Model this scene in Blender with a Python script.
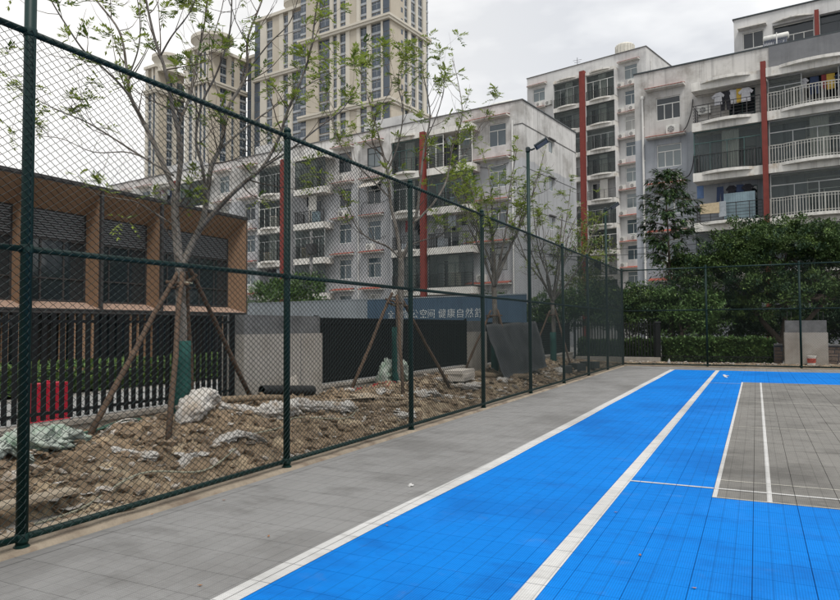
import bpy, math, random
from mathutils import Vector, Matrix, noise
random.seed(11)
R = random.Random(11)
rad = math.radians
for o in list(bpy.data.objects): bpy.data.objects.remove(o)
scn = bpy.context.scene
col = scn.collection

# ------------------------------------------------------------------ camera
FPX, CXP, CYP = 684.7, 420.0, 300.0
PT, YW, RL = rad(2.2526), rad(26.127), rad(-0.3201)
CAM = Vector((0, 0, 1.5))
Fv = Vector((-math.sin(YW)*math.cos(PT), math.cos(YW)*math.cos(PT), math.sin(PT)))
_R0 = Vector((math.cos(YW), math.sin(YW), 0)); _U0 = _R0.cross(Fv)
Rv = math.cos(RL)*_R0 + math.sin(RL)*_U0
Uv = math.cos(RL)*_U0 - math.sin(RL)*_R0
cd = bpy.data.cameras.new('camera'); cam = bpy.data.objects.new('camera', cd); col.objects.link(cam)
cam.matrix_world = Matrix(((Rv.x, Uv.x, -Fv.x, CAM.x), (Rv.y, Uv.y, -Fv.y, CAM.y), (Rv.z, Uv.z, -Fv.z, CAM.z), (0, 0, 0, 1)))
cd.sensor_width = 36.0; cd.lens = FPX/840.0*36.0; cd.clip_end = 3000; cd.clip_start = 0.05
scn.camera = cam

def at(x, y, dep):                       # a point of the place seen in that direction, that many metres deep
    return CAM + (Fv + Rv*((x-CXP)/FPX) - Uv*((y-CYP)/FPX))*dep
def atX(x, y, X):
    d = Fv + Rv*((x-CXP)/FPX) - Uv*((y-CYP)/FPX); return CAM + d*(X/d.x)
def depth(p): return (Vector(p)-CAM).dot(Fv)

# ------------------------------------------------------------------ sky, sun, exposure
SUNV = Vector((0.36, -0.34, 0.87)).normalized()
w = bpy.data.worlds.new('World'); scn.world = w; w.use_nodes = True
nt = w.node_tree; nt.nodes.clear()
def N(tree, t, **kw):
    n = tree.nodes.new(t)
    for k, v in kw.items(): setattr(n, k, v)
    return n
out = N(nt, 'ShaderNodeOutputWorld'); bg = N(nt, 'ShaderNodeBackground')
sky = N(nt, 'ShaderNodeTexSky', sky_type='NISHITA', sun_disc=False)
sky.sun_elevation = math.asin(SUNV.z); sky.sun_rotation = math.atan2(SUNV.x, SUNV.y)
sky.dust_density = 4.0
skm = N(nt, 'ShaderNodeMix', data_type='RGBA', blend_type='MULTIPLY'); skm.inputs['Factor'].default_value = 1
skm.inputs['B'].default_value = (0.08, 0.08, 0.08, 1)
tc = N(nt, 'ShaderNodeTexCoord'); mp = N(nt, 'ShaderNodeMapping'); mp.inputs['Scale'].default_value = (1.0, 1.0, 2.6)
mp.inputs['Location'].default_value = (0.35, 0.2, 0.1)
cn = N(nt, 'ShaderNodeTexNoise'); cn.inputs['Scale'].default_value = 2.6; cn.inputs['Detail'].default_value = 5; cn.inputs['Roughness'].default_value = 0.52
cr = N(nt, 'ShaderNodeValToRGB')
cr.color_ramp.elements[0].position = 0.37; cr.color_ramp.elements[0].color = (0.435, 0.445, 0.463, 1)
cr.color_ramp.elements[1].position = 0.57; cr.color_ramp.elements[1].color = (0.665, 0.665, 0.66, 1)
mx = N(nt, 'ShaderNodeMix', data_type='RGBA'); mx.inputs['Factor'].default_value = 0.93
vd = N(nt, 'ShaderNodeVectorMath', operation='DOT_PRODUCT'); vd.inputs[1].default_value = (-0.93, 0.36, 0.08)
mr = N(nt, 'ShaderNodeMapRange'); mr.inputs['From Min'].default_value = 0.55; mr.inputs['From Max'].default_value = 1.0
gl = N(nt, 'ShaderNodeMix', data_type='RGBA'); gl.inputs['B'].default_value = (0.64, 0.62, 0.585, 1)
L = nt.links.new
L(tc.outputs['Generated'], mp.inputs['Vector']); L(mp.outputs['Vector'], cn.inputs['Vector']); L(cn.outputs['Fac'], cr.inputs['Fac'])
L(sky.outputs['Color'], skm.inputs['A']); L(skm.outputs['Result'], mx.inputs['A']); L(cr.outputs['Color'], gl.inputs['A'])
L(tc.outputs['Generated'], vd.inputs[0]); L(vd.outputs['Value'], mr.inputs['Value'])
mm = N(nt, 'ShaderNodeMath', operation='MULTIPLY'); mm.inputs[1].default_value = 0.7
L(mr.outputs['Result'], mm.inputs[0]); L(mm.outputs['Value'], gl.inputs['Factor'])
L(gl.outputs['Result'], mx.inputs['B']); L(mx.outputs['Result'], bg.inputs['Color']); L(bg.outputs['Background'], out.inputs['Surface'])
bg.inputs['Strength'].default_value = 1.0
sd = bpy.data.lights.new('sun', 'SUN'); sd.energy = 1.5; sd.angle = rad(14); sd.color = (1.0, 0.965, 0.91)
so = bpy.data.objects.new('sun', sd); col.objects.link(so); so.rotation_euler = SUNV.to_track_quat('Z', 'Y').to_euler()
vs = scn.view_settings; vs.view_transform = 'Standard'; vs.look = 'None'; vs.exposure = 0.86; vs.gamma = 1.0; vs.use_curve_mapping = False

# ------------------------------------------------------------------ materials
MATS = {}
def mat(name, c, rough=0.75, var=0.18, scale=3.0, bump=0.0, bscale=60.0, metal=0.0, spec=0.4, streak=0.0, c2=None, c2scale=0.6, c2lo=.48, c2hi=.62, band=None, obj=False, trans=0.0, stretch=None):
    m = bpy.data.materials.new(name); m.use_nodes = True; t = m.node_tree; b = t.nodes['Principled BSDF']; ln = t.links.new
    b.inputs['Roughness'].default_value = rough; b.inputs['Metallic'].default_value = metal
    b.inputs['Specular IOR Level'].default_value = spec
    if obj: tcx = N(t, 'ShaderNodeTexCoord'); src = tcx.outputs['Object']
    else: g = N(t, 'ShaderNodeNewGeometry'); src = g.outputs['Position']
    if stretch:
        mpx = N(t, 'ShaderNodeMapping'); mpx.inputs['Scale'].default_value = stretch; ln(src, mpx.inputs['Vector']); vsrc = mpx.outputs['Vector']
    else: vsrc = src
    n1 = N(t, 'ShaderNodeTexNoise'); n1.inputs['Scale'].default_value = scale; n1.inputs['Detail'].default_value = 6; n1.inputs['Roughness'].default_value = .62
    ln(vsrc, n1.inputs['Vector'])
    mr_ = N(t, 'ShaderNodeMapRange'); mr_.inputs['From Min'].default_value = .28; mr_.inputs['From Max'].default_value = .72
    mr_.inputs['To Min'].default_value = 1-var; mr_.inputs['To Max'].default_value = 1+var; ln(n1.outputs['Fac'], mr_.inputs['Value'])
    cur = None
    base = N(t, 'ShaderNodeRGB'); base.outputs[0].default_value = (*c, 1); cur = base.outputs[0]
    if c2:
        n2 = N(t, 'ShaderNodeTexNoise'); n2.inputs['Scale'].default_value = c2scale; n2.inputs['Detail'].default_value = 7; n2.inputs['Roughness'].default_value = .65; ln(vsrc, n2.inputs['Vector'])
        r2 = N(t, 'ShaderNodeMapRange'); r2.inputs['From Min'].default_value = c2lo; r2.inputs['From Max'].default_value = c2hi; ln(n2.outputs['Fac'], r2.inputs['Value'])
        x = N(t, 'ShaderNodeMix', data_type='RGBA'); x.inputs['B'].default_value = (*c2, 1); ln(r2.outputs['Result'], x.inputs['Factor']); ln(cur, x.inputs['A']); cur = x.outputs['Result']
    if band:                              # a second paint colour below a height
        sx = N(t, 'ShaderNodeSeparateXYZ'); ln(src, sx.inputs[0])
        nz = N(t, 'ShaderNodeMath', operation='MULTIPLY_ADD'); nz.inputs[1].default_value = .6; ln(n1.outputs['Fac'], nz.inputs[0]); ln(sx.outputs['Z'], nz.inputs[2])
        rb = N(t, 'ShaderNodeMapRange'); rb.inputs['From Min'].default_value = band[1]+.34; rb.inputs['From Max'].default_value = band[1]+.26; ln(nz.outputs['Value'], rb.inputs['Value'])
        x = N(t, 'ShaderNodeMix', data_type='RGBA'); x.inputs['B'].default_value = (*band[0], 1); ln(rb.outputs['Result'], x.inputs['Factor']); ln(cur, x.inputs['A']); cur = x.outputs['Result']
    mu = N(t, 'ShaderNodeVectorMath', operation='SCALE'); ln(cur, mu.inputs[0]); ln(mr_.outputs['Result'], mu.inputs['Scale']); cur = mu.outputs['Vector']
    if streak:
        ms = N(t, 'ShaderNodeMapping'); ms.inputs['Scale'].default_value = (2.6, 2.6, .09); ln(src, ms.inputs['Vector'])
        n3 = N(t, 'ShaderNodeTexNoise'); n3.inputs['Scale'].default_value = 1.4; n3.inputs['Detail'].default_value = 6; n3.inputs['Roughness'].default_value = .7; ln(ms.outputs['Vector'], n3.inputs['Vector'])
        r3 = N(t, 'ShaderNodeMapRange'); r3.inputs['From Min'].default_value = .5; r3.inputs['From Max'].default_value = .72; r3.inputs['To Min'].default_value = 1; r3.inputs['To Max'].default_value = 1-streak; ln(n3.outputs['Fac'], r3.inputs['Value'])
        mu2 = N(t, 'ShaderNodeVectorMath', operation='SCALE'); ln(cur, mu2.inputs[0]); ln(r3.outputs['Result'], mu2.inputs['Scale']); cur = mu2.outputs['Vector']
    ln(cur, b.inputs['Base Color'])
    if bump:
        nb = N(t, 'ShaderNodeTexNoise'); nb.inputs['Scale'].default_value = bscale; nb.inputs['Detail'].default_value = 5; ln(vsrc, nb.inputs['Vector'])
        bp = N(t, 'ShaderNodeBump'); bp.inputs['Strength'].default_value = bump; bp.inputs['Distance'].default_value = .02; ln(nb.outputs['Fac'], bp.inputs['Height']); ln(bp.outputs['Normal'], b.inputs['Normal'])
    if trans:
        tl = N(t, 'ShaderNodeBsdfTranslucent'); ln(cur, tl.inputs['Color']); mxs = N(t, 'ShaderNodeMixShader'); mxs.inputs['Fac'].default_value = trans
        ln(b.outputs[0], mxs.inputs[1]); ln(tl.outputs[0], mxs.inputs[2]); ln(mxs.outputs[0], t.nodes['Material Output'].inputs['Surface'])
    MATS[name] = m; return m

TILE = 0.327
JX, JY = -0.383, 6.54
def court_mat(name, c, dirt, dirtc):
    m = bpy.data.materials.new(name); m.use_nodes = True; t = m.node_tree; b = t.nodes['Principled BSDF']; ln = t.links.new
    b.inputs['Roughness'].default_value = .8; b.inputs['Specular IOR Level'].default_value = .12
    g = N(t, 'ShaderNodeNewGeometry'); sub = N(t, 'ShaderNodeVectorMath', operation='SUBTRACT'); sub.inputs[1].default_value = (JX, JY, 0); ln(g.outputs['Position'], sub.inputs[0])
    def mask(pitch, frac):                # 1 in the slots between the ribs
        sc = N(t, 'ShaderNodeVectorMath', operation='SCALE'); sc.inputs['Scale'].default_value = 1/pitch; ln(sub.outputs[0], sc.inputs[0])
        fr = N(t, 'ShaderNodeVectorMath', operation='FRACTION'); ln(sc.outputs[0], fr.inputs[0]); sp = N(t, 'ShaderNodeSeparateXYZ'); ln(fr.outputs[0], sp.inputs[0])
        o = []
        for a in 'XY':
            c1 = N(t, 'ShaderNodeMath', operation='LESS_THAN'); c1.inputs[1].default_value = frac; ln(sp.outputs[a], c1.inputs[0]); o.append(c1)
        return o
    fx, fy = mask(TILE/22, .34); sx, sy = mask(TILE/3, .055)
    mxy = N(t, 'ShaderNodeMath', operation='MULTIPLY'); mxy.inputs[1].default_value = .4; ln(sy.outputs[0], mxy.inputs[0]); mxm = N(t, 'ShaderNodeMath', operation='MAXIMUM'); ln(sx.outputs[0], mxm.inputs[0]); ln(mxy.outputs[0], mxm.inputs[1])
    hole = N(t, 'ShaderNodeMath', operation='MAXIMUM'); ln(fx.outputs[0], hole.inputs[0]); ln(fy.outputs[0], hole.inputs[1])
    dk = N(t, 'ShaderNodeMath', operation='MULTIPLY_ADD'); dk.inputs[1].default_value = -.30; dk.inputs[2].default_value = 1.16; ln(hole.outputs[0], dk.inputs[0])
    dk2 = N(t, 'ShaderNodeMath', operation='MULTIPLY_ADD'); dk2.inputs[1].default_value = -.30; ln(mxm.outputs[0], dk2.inputs[0]); ln(dk.outputs[0], dk2.inputs[2])
    # each tile a little different
    sc = N(t, 'ShaderNodeVectorMath', operation='SCALE'); sc.inputs['Scale'].default_value = 1/TILE; ln(sub.outputs[0], sc.inputs[0])
    fl = N(t, 'ShaderNodeVectorMath', operation='FLOOR'); ln(sc.outputs[0], fl.inputs[0]); wn = N(t, 'ShaderNodeTexWhiteNoise', noise_dimensions='2D'); ln(fl.outputs[0], wn.inputs['Vector'])
    tv = N(t, 'ShaderNodeMapRange'); tv.inputs['To Min'].default_value = .975; tv.inputs['To Max'].default_value = 1.025; ln(wn.outputs['Value'], tv.inputs['Value'])
    # dirt, scuffs and faded blotches
    base = N(t, 'ShaderNodeRGB'); base.outputs[0].default_value = (*c, 1); cur = base.outputs[0]
    for sc_, lo, hi, amt, cc, st in ((.55, .47, .64, dirt, dirtc, (1, .7, 1)), (2.4, .52, .66, dirt*.85, dirtc, (.6, 1.3, 1)), (9., .57, .70, dirt*.7, dirtc, (1, 1, 1)), (3.1, .60, .76, dirt*.22, (.20, .24, .27), (1, 1, 1)), (1.1, .55, .75, dirt*.55, tuple(min(1, v*1.25+.03) for v in c), (1, 1, 1))):
        mpn = N(t, 'ShaderNodeMapping'); mpn.inputs['Scale'].default_value = st; mpn.inputs['Location'].default_value = (sc_*3, lo*10, 0); ln(g.outputs['Position'], mpn.inputs['Vector'])
        n = N(t, 'ShaderNodeTexNoise'); n.inputs['Scale'].default_value = sc_; n.inputs['Detail'].default_value = 7; n.inputs['Roughness'].default_value = .66; ln(mpn.outputs[0], n.inputs['Vector'])
        r = N(t, 'ShaderNodeMapRange'); r.inputs['From Min'].default_value = lo; r.inputs['From Max'].default_value = hi; r.inputs['To Max'].default_value = amt; ln(n.outputs['Fac'], r.inputs['Value'])
        x = N(t, 'ShaderNodeMix', data_type='RGBA'); x.inputs['B'].default_value = (*cc, 1); ln(r.outputs['Result'], x.inputs['Factor']); ln(cur, x.inputs['A']); cur = x.outputs['Result']
    s1 = N(t, 'ShaderNodeVectorMath', operation='SCALE'); ln(cur, s1.inputs[0]); ln(dk2.outputs[0], s1.inputs['Scale'])
    s2 = N(t, 'ShaderNodeVectorMath', operation='SCALE'); ln(s1.outputs[0], s2.inputs[0]); ln(tv.outputs['Result'], s2.inputs['Scale'])
    ln(s2.outputs[0], b.inputs['Base Color'])
    hb = N(t, 'ShaderNodeMath', operation='MULTIPLY'); hb.inputs[1].default_value = -1; ln(hole.outputs[0], hb.inputs[0])
    bp = N(t, 'ShaderNodeBump'); bp.inputs['Strength'].default_value = .22; bp.inputs['Distance'].default_value = .003; ln(hb.outputs[0], bp.inputs['Height']); ln(bp.outputs[0], b.inputs['Normal'])
    MATS[name] = m; return m

def glass_mat(name, c, fac):
    m = bpy.data.materials.new(name); m.use_nodes = True; t = m.node_tree; b = t.nodes['Principled BSDF']; ln = t.links.new
    b.inputs['Base Color'].default_value = (*c, 1); b.inputs['Roughness'].default_value = .06; b.inputs['Specular IOR Level'].default_value = .7
    g = N(t, 'ShaderNodeNewGeometry'); n = N(t, 'ShaderNodeTexNoise'); n.inputs['Scale'].default_value = 1.3; ln(g.outputs['Position'], n.inputs['Vector'])
    bp = N(t, 'ShaderNodeBump'); bp.inputs['Strength'].default_value = .12; bp.inputs['Distance'].default_value = .05; ln(n.outputs['Fac'], bp.inputs['Height']); ln(bp.outputs[0], b.inputs['Normal'])
    if fac < 1:
        tr = N(t, 'ShaderNodeBsdfTransparent'); tr.inputs['Color'].default_value = (.90, .93, .92, 1); x = N(t, 'ShaderNodeMixShader'); x.inputs['Fac'].default_value = fac
        ln(tr.outputs[0], x.inputs[1]); ln(b.outputs[0], x.inputs[2]); ln(x.outputs[0], t.nodes['Material Output'].inputs['Surface'])
    MATS[name] = m; return m

court_mat('court_blue', (0.001, 0.158, 0.540), .62, (0.002, 0.095, 0.36))
court_mat('court_grey', (0.208, 0.208, 0.206), .7, (0.125, 0.123, 0.12))
court_mat('court_infield', (0.182, 0.177, 0.166), .85, (0.095, 0.092, 0.087))
court_mat('line_paint', (0.49, 0.49, 0.485), .6, (0.30, 0.30, 0.29))
court_mat('thin_line_paint', (0.40, 0.39, 0.35), .5, (0.24, 0.23, 0.21))
mat('joint_dark', (0.09, 0.11, 0.14), .9)
mat('paving', (0.24, 0.23, 0.21), .9, .2, 1.2, .3, 30, c2=(0.16, 0.15, 0.135))
mat('path_pale', (0.20, 0.20, 0.195), .9, .2, 2)
mat('sandy_concrete', (0.25, 0.21, 0.16), .95, .3, 6, .5, 50, c2=(0.13, 0.10, 0.075), c2scale=3)
mat('soil', (0.185, 0.134, 0.086), .97, .55, 7, .9, 45, c2=(0.37, 0.295, 0.20), c2scale=1.7, c2lo=.48, c2hi=.62)
mat('clod', (0.185, 0.135, 0.090), .97, .40, 7, .6, 60, c2=(0.22, 0.165, 0.115), c2scale=4)
mat('rubble', (0.36, 0.325, 0.285), .95, .35, 6, .5, 60, c2=(0.22, 0.17, 0.12), c2scale=8)
mat('fence_green', (0.0028, 0.021, 0.0185), .5, .15, 5, spec=.25)
mat('wire_green', (0.007, 0.016, 0.016), .5, .2, 9, spec=.25)
mat('picket_black', (0.008, 0.009, 0.010), .6, .2, 5, spec=.2)
mat('wall_render', (0.315, 0.295, 0.265), .92, .10, 2.2, .25, 40, streak=.2, c2=(0.24, 0.215, 0.185))
mat('cement_band', (0.135, 0.135, 0.135), .92, .25, 4, .3, 40, c2=(0.085, 0.085, 0.085))
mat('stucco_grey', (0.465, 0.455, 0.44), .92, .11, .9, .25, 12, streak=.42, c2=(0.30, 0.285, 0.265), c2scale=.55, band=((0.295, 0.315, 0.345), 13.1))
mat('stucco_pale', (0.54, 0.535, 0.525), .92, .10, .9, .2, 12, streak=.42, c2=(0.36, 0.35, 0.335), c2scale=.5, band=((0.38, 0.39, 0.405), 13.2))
mat('stucco_far', (0.52, 0.52, 0.515), .92, .08, .9, .2, 12, streak=.22, c2=(0.41, 0.41, 0.41), c2scale=.4)
mat('stucco_dark', (0.14, 0.145, 0.155), .92, .15, 1.5, .2, 12, streak=.2)
mat('slab_white', (0.60, 0.585, 0.55), .85, .12, 2.5, .15, 30, streak=.45, c2=(0.42, 0.36, 0.29), c2scale=1.3, c2lo=.58, c2hi=.72)
mat('red_column', (0.165, 0.030, 0.023), .75, .16, 3, streak=.25)
mat('red_tile', (0.30, 0.085, 0.060), .85, .35, 6)
mat('frame_white', (0.66, 0.66, 0.63), .5, .06, 4)
mat('frame_dark', (0.035, 0.045, 0.05), .45, .1, 4)
mat('frame_alu', (0.30, 0.31, 0.31), .5, .1, 4)
mat('frame_green', (0.05, 0.10, 0.095), .5, .1, 4)
mat('rail_dark', (0.035, 0.035, 0.037), .5, .2, 4)
mat('rail_white', (0.36, 0.355, 0.33), .6, .15, 4, c2=(0.33, 0.29, 0.23), c2scale=3, c2lo=.6, c2hi=.72)
mat('interior', (0.17, 0.165, 0.16), .95, .3, .8)
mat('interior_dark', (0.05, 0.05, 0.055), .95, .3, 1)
mat('pipe_white', (0.60, 0.60, 0.58), .6, .1, 2)
mat('curtain', (0.46, 0.45, 0.42), .95, .12, 5, stretch=(6, 6, .3))
mat('ac_white', (0.58, 0.58, 0.55), .5, .1, 4, streak=.2)
mat('ac_grille', (0.10, 0.105, 0.11), .6, .2, 20)
mat('blue_sheet', (0.21, 0.29, 0.33), .5, .15, 3, streak=.3)
glass_mat('glass_dark', (0.018, 0.024, 0.028), 1)
glass_mat('glass_pale', (0.14, 0.17, 0.18), 1)
glass_mat('glass_blue', (0.06, 0.085, 0.10), 1)
glass_mat('glass_curtain', (0.26, 0.26, 0.245), 1)
glass_mat('glass_tower', (0.045, 0.062, 0.085), 1)
glass_mat('glass_clear', (0.03, 0.04, 0.04), .24)
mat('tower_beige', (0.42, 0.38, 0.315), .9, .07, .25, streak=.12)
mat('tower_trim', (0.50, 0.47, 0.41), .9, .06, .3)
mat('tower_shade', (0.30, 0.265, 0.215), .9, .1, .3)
mat('tower_rail', (0.30, 0.32, 0.34), .6, .15, .6)
mat('cladding', (0.200, 0.122, 0.074), .78, .13, 2.0, .1, 30, stretch=(1, 1, 1))
mat('cladding_skylit', (0.27, 0.185, 0.14), .75, .1, 2.0)  # cladding colour lightened for the sky light the sills catch
mat('bldg_trim', (0.03, 0.028, 0.028), .6, .1, 3)
mat('louvre', (0.12, 0.123, 0.13), .6, .1, 3)
mat('bark', (0.165, 0.150, 0.132), .95, .4, 14, 1.0, 60, c2=(0.105, 0.085, 0.068), c2scale=9, stretch=(1, 1, .45))
mat('twig', (0.085, 0.066, 0.052), .9, .3, 14)
mat('twig_green', (0.17, 0.155, 0.09), .9, .3, 14)
mat('brace_wood', (0.085, 0.056, 0.038), .95, .4, 10, .6, 70, stretch=(1, 1, .4))
mat('log_wood', (0.20, 0.15, 0.10), .95, .35, 10, .5, 70)
mat('wrap_green', (0.006, 0.052, 0.044), .8, .3, 12, .4, 90)
mat('leaf_young', (0.215, 0.275, 0.045), .5, .35, 3.5, trans=.35, spec=.3)
mat('leaf_young_dark', (0.105, 0.165, 0.036), .5, .35, 3.5, trans=.25, spec=.3)
mat('leaf_dark', (0.050, 0.086, 0.027), .55, .5, 2.2, trans=.10, spec=.18, c2=(0.125, 0.185, 0.052), c2scale=1.3, c2lo=.5, c2hi=.66)
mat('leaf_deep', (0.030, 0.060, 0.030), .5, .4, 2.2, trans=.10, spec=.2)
mat('leaf_hedge', (0.078, 0.138, 0.046), .45, .5, 5, trans=.1, spec=.2, c2=(0.085, 0.15, 0.042), c2scale=3)
mat('leaf_olive', (0.125, 0.150, 0.040), .5, .4, 3, trans=.2, spec=.3)
mat('hoard_blue', (0.050, 0.088, 0.135), .6, .12, .9, streak=.2)
mat('hoard_grey', (0.235, 0.265, 0.29), .6, .12, .7, streak=.3)
mat('letter_white', (0.42, 0.45, 0.46), .6, .06, 3)
mat('panel_dark', (0.034, 0.035, 0.037), .55, .5, 1.6, .3, 20)
mat('board_grey', (0.22, 0.22, 0.215), .85, .15, 3)
mat('sack_white', (0.46, 0.44, 0.41), .85, .14, 8, .5, 70, c2=(0.26, 0.20, 0.14), c2scale=5, c2lo=.48, c2hi=.68)
mat('tarp_pale', (0.33, 0.365, 0.325), .7, .25, 7, .3, 60, c2=(0.20, 0.28, 0.21), c2scale=6)
mat('pipe_black', (0.018, 0.018, 0.018), .5, .3, 8)
mat('hose_green', (0.035, 0.085, 0.060), .5, .3, 8)
mat('rope_pale', (0.27, 0.265, 0.20), .9, .3, 12)
mat('red_net', (0.40, 0.05, 0.045), .7, .3, 8)
mat('barrier_red', (0.36, 0.012, 0.030), .45, .12, 4)
mat('plank_pale', (0.35, 0.29, 0.215), .9, .2, 6, .3, 60, c2=(0.33, 0.26, 0.19), c2scale=4)
mat('foam', (0.45, 0.41, 0.36), .85, .1, 6)
mat('stone_wall', (0.13, 0.10, 0.085), .95, .4, 4, .6, 30)
mat('lamp_body', (0.012, 0.022, 0.025), .4, .1, 5)
mat('lamp_led', (0.13, 0.135, 0.14), .25, .2, 30)
mat('bucket', (0.58, 0.56, 0.53), .5, .1, 8)
mat('bucket_label', (0.42, 0.08, 0.06), .6, .2, 12)
mat('paper', (0.48, 0.48, 0.47), .8, .1, 20)
mat('dead_leaf', (0.25, 0.12, 0.05), .9, .2, 20)
mat('tank_steel', (0.58, 0.56, 0.50), .35, .1, 3, metal=.0)
mat('solar_dark', (0.02, 0.03, 0.06), .2, .2, 8)
mat('cable', (0.02, 0.02, 0.022), .6, .1, 5)
for nm_, c_ in (('cloth_white', (.42, .42, .44)), ('cloth_black', (.02, .02, .025)), ('cloth_navy', (.03, .045, .09)), ('cloth_yellow', (.40, .27, .05)), ('cloth_cream', (.44, .36, .24)), ('cloth_grey', (.30, .33, .36)), ('cloth_blue', (.06, .10, .19)), ('cloth_red', (.16, .03, .035))):
    mat(nm_, c_, .95, .2, 8)

# ------------------------------------------------------------------ mesh helpers
class MB:
    def __init__(s): s.v = []; s.f = []
    def quad(s, a, b, c, d):
        n = len(s.v); s.v += [tuple(a), tuple(b), tuple(c), tuple(d)]; s.f.append((n, n+1, n+2, n+3)); return s
    def box(s, x0, y0, z0, x1, y1, z1):
        n = len(s.v); s.v += [(x0,y0,z0),(x1,y0,z0),(x1,y1,z0),(x0,y1,z0),(x0,y0,z1),(x1,y0,z1),(x1,y1,z1),(x0,y1,z1)]
        s.f += [(n,n+3,n+2,n+1),(n+4,n+5,n+6,n+7),(n,n+1,n+5,n+4),(n+1,n+2,n+6,n+5),(n+2,n+3,n+7,n+6),(n+3,n,n+4,n+7)]; return s
    def obox(s, c, sz, M=None):
        n = len(s.v); M = M or Matrix.Identity(3); c = Vector(c)
        for dz in (-.5, .5):
            for dx, dy in ((-.5,-.5),(.5,-.5),(.5,.5),(-.5,.5)): s.v.append(tuple(c + M @ Vector((dx*sz[0], dy*sz[1], dz*sz[2]))))
        s.f += [(n,n+3,n+2,n+1),(n+4,n+5,n+6,n+7),(n,n+1,n+5,n+4),(n+1,n+2,n+6,n+5),(n+2,n+3,n+7,n+6),(n+3,n,n+4,n+7)]; return s
    def tube(s, pts, rad_, n=6, cap=True):
        pts = [Vector(p) for p in pts]; k = len(pts)
        if not hasattr(rad_, '__len__'): rad_ = [rad_]*k
        t0 = (pts[1]-pts[0]).normalized(); a = t0.orthogonal().normalized(); base = len(s.v)
        for i, p in enumerate(pts):
            t = (pts[min(i+1, k-1)]-pts[max(i-1, 0)])
            t = t.normalized() if t.length > 1e-9 else t0
            a = (a - t*a.dot(t)); a = a.normalized() if a.length > 1e-6 else t.orthogonal().normalized(); b = t.cross(a)
            for j in range(n):
                an = 2*math.pi*j/n; s.v.append(tuple(p + (a*math.cos(an)+b*math.sin(an))*rad_[i]))
        for i in range(k-1):
            for j in range(n):
                q = base+i*n; j2 = (j+1) % n; s.f.append((q+j, q+j2, q+n+j2, q+n+j))
        if cap: s.f.append(tuple(base+j for j in range(n))[::-1]); s.f.append(tuple(base+(k-1)*n+j for j in range(n)))
        return s
    def cyl(s, p0, p1, r, n=10, r2=None): return s.tube([p0, p1], [r, r if r2 is None else r2], n)
    def lathe(s, prof, n=24, c=(0,0,0)):
        base = len(s.v)
        for r, z in prof:
            for j in range(n):
                a = 2*math.pi*j/n; s.v.append((c[0]+r*math.cos(a), c[1]+r*math.sin(a), c[2]+z))
        for i in range(len(prof)-1):
            for j in range(n):
                q = base+i*n; j2 = (j+1) % n; s.f.append((q+j, q+j2, q+n+j2, q+n+j))
        s.f.append(tuple(base+j for j in range(n))[::-1]); s.f.append(tuple(base+(len(prof)-1)*n+j for j in range(n))); return s
    def prism(s, poly, z0, z1):           # poly in xy
        n = len(s.v); k = len(poly); s.v += [(x, y, z0) for x, y in poly]+[(x, y, z1) for x, y in poly]
        s.f.append(tuple(range(n+k-1, n-1, -1))); s.f.append(tuple(range(n+k, n+2*k)))
        for i in range(k): j = (i+1) % k; s.f.append((n+i, n+j, n+k+j, n+k+i))
        return s
    def mesh(s, name, m, smooth=False):
        me = bpy.data.meshes.new(name); me.from_pydata(s.v, [], s.f); me.materials.append(MATS[m] if isinstance(m, str) else m)
        if smooth: me.shade_smooth()
        me.update(); return me
    def build(s, name, m, parent=None, loc=None, smooth=False, rz=0):
        return place(name, s.mesh(name, m, smooth), parent, loc, rz)
def place(name, me, parent=None, loc=None, rz=0):
    o = bpy.data.objects.new(name, me); col.objects.link(o)
    if parent: o.parent = parent
    if loc is not None: o.location = loc
    if rz: o.rotation_euler.z = rz
    return o
def tag(o, label, cat, group=None):
    o['label'] = label; o['category'] = cat
    if group: o['group'] = group
    return o
def thing(name, label, cat, loc=(0,0,0), rz=0, group=None):
    return tag(place(name, None, None, loc, rz), label, cat, group)
def structure(o): o['kind'] = 'structure'; return o
def stuff(o): o['kind'] = 'stuff'; return o
def fbm(x, y, z=0, oct_=4):
    a = 0; am = 1; f = 1
    for i in range(oct_): a += am*noise.noise(Vector((x*f, y*f, z*f+i*7.3))); am *= .5; f *= 2.03
    return a

# ------------------------------------------------------------------ ground and court
structure(MB().quad((-1200,-1200,-.035),(1200,-1200,-.035),(1200,1200,-.035),(-1200,1200,-.035)).build('ground', 'paving'))
structure(MB().box(-13.4, -8, -.03, -7.9, 60, .02).build('path', 'path_pale'))
KX0, KX1, KY0, KY1 = -12, 30, -24, 61
court = structure(MB().box(-4.46, JY+KY0*TILE, -.034, JX+KX1*TILE, JY+KY1*TILE, -.015).build('court_base', 'joint_dark'))
def zone(i, j):                           # which tile colour lies here
    x = JX+(i+.5)*TILE; y = JY+(j+.5)*TILE
    if x < -2.672 or j >= 56: return 'court_grey'
    if 0 <= i < 19 and 0 <= j < 41: return 'court_infield'
    return 'court_blue'
def tile_geo(mb, x0, y0, x1, y1):
    g, c, n = .0009, .0020, len(mb.v)
    a0, b0, a1, b1 = x0+g, y0+g, x1-g, y1-g
    mb.v += [(a0,b0,-.014),(a1,b0,-.014),(a1,b1,-.014),(a0,b1,-.014),(a0,b0,-.0025),(a1,b0,-.0025),(a1,b1,-.0025),(a0,b1,-.0025),(a0+c,b0+c,0),(a1-c,b0+c,0),(a1-c,b1-c,0),(a0+c,b1-c,0)]
    for k in range(4):
        l = (k+1) % 4; mb.f += [(n+k, n+l, n+4+l, n+4+k), (n+4+k, n+4+l, n+8+l, n+8+k)]
    mb.f.append((n+8, n+9, n+10, n+11))
tmesh = {}
tiles = []
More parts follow.
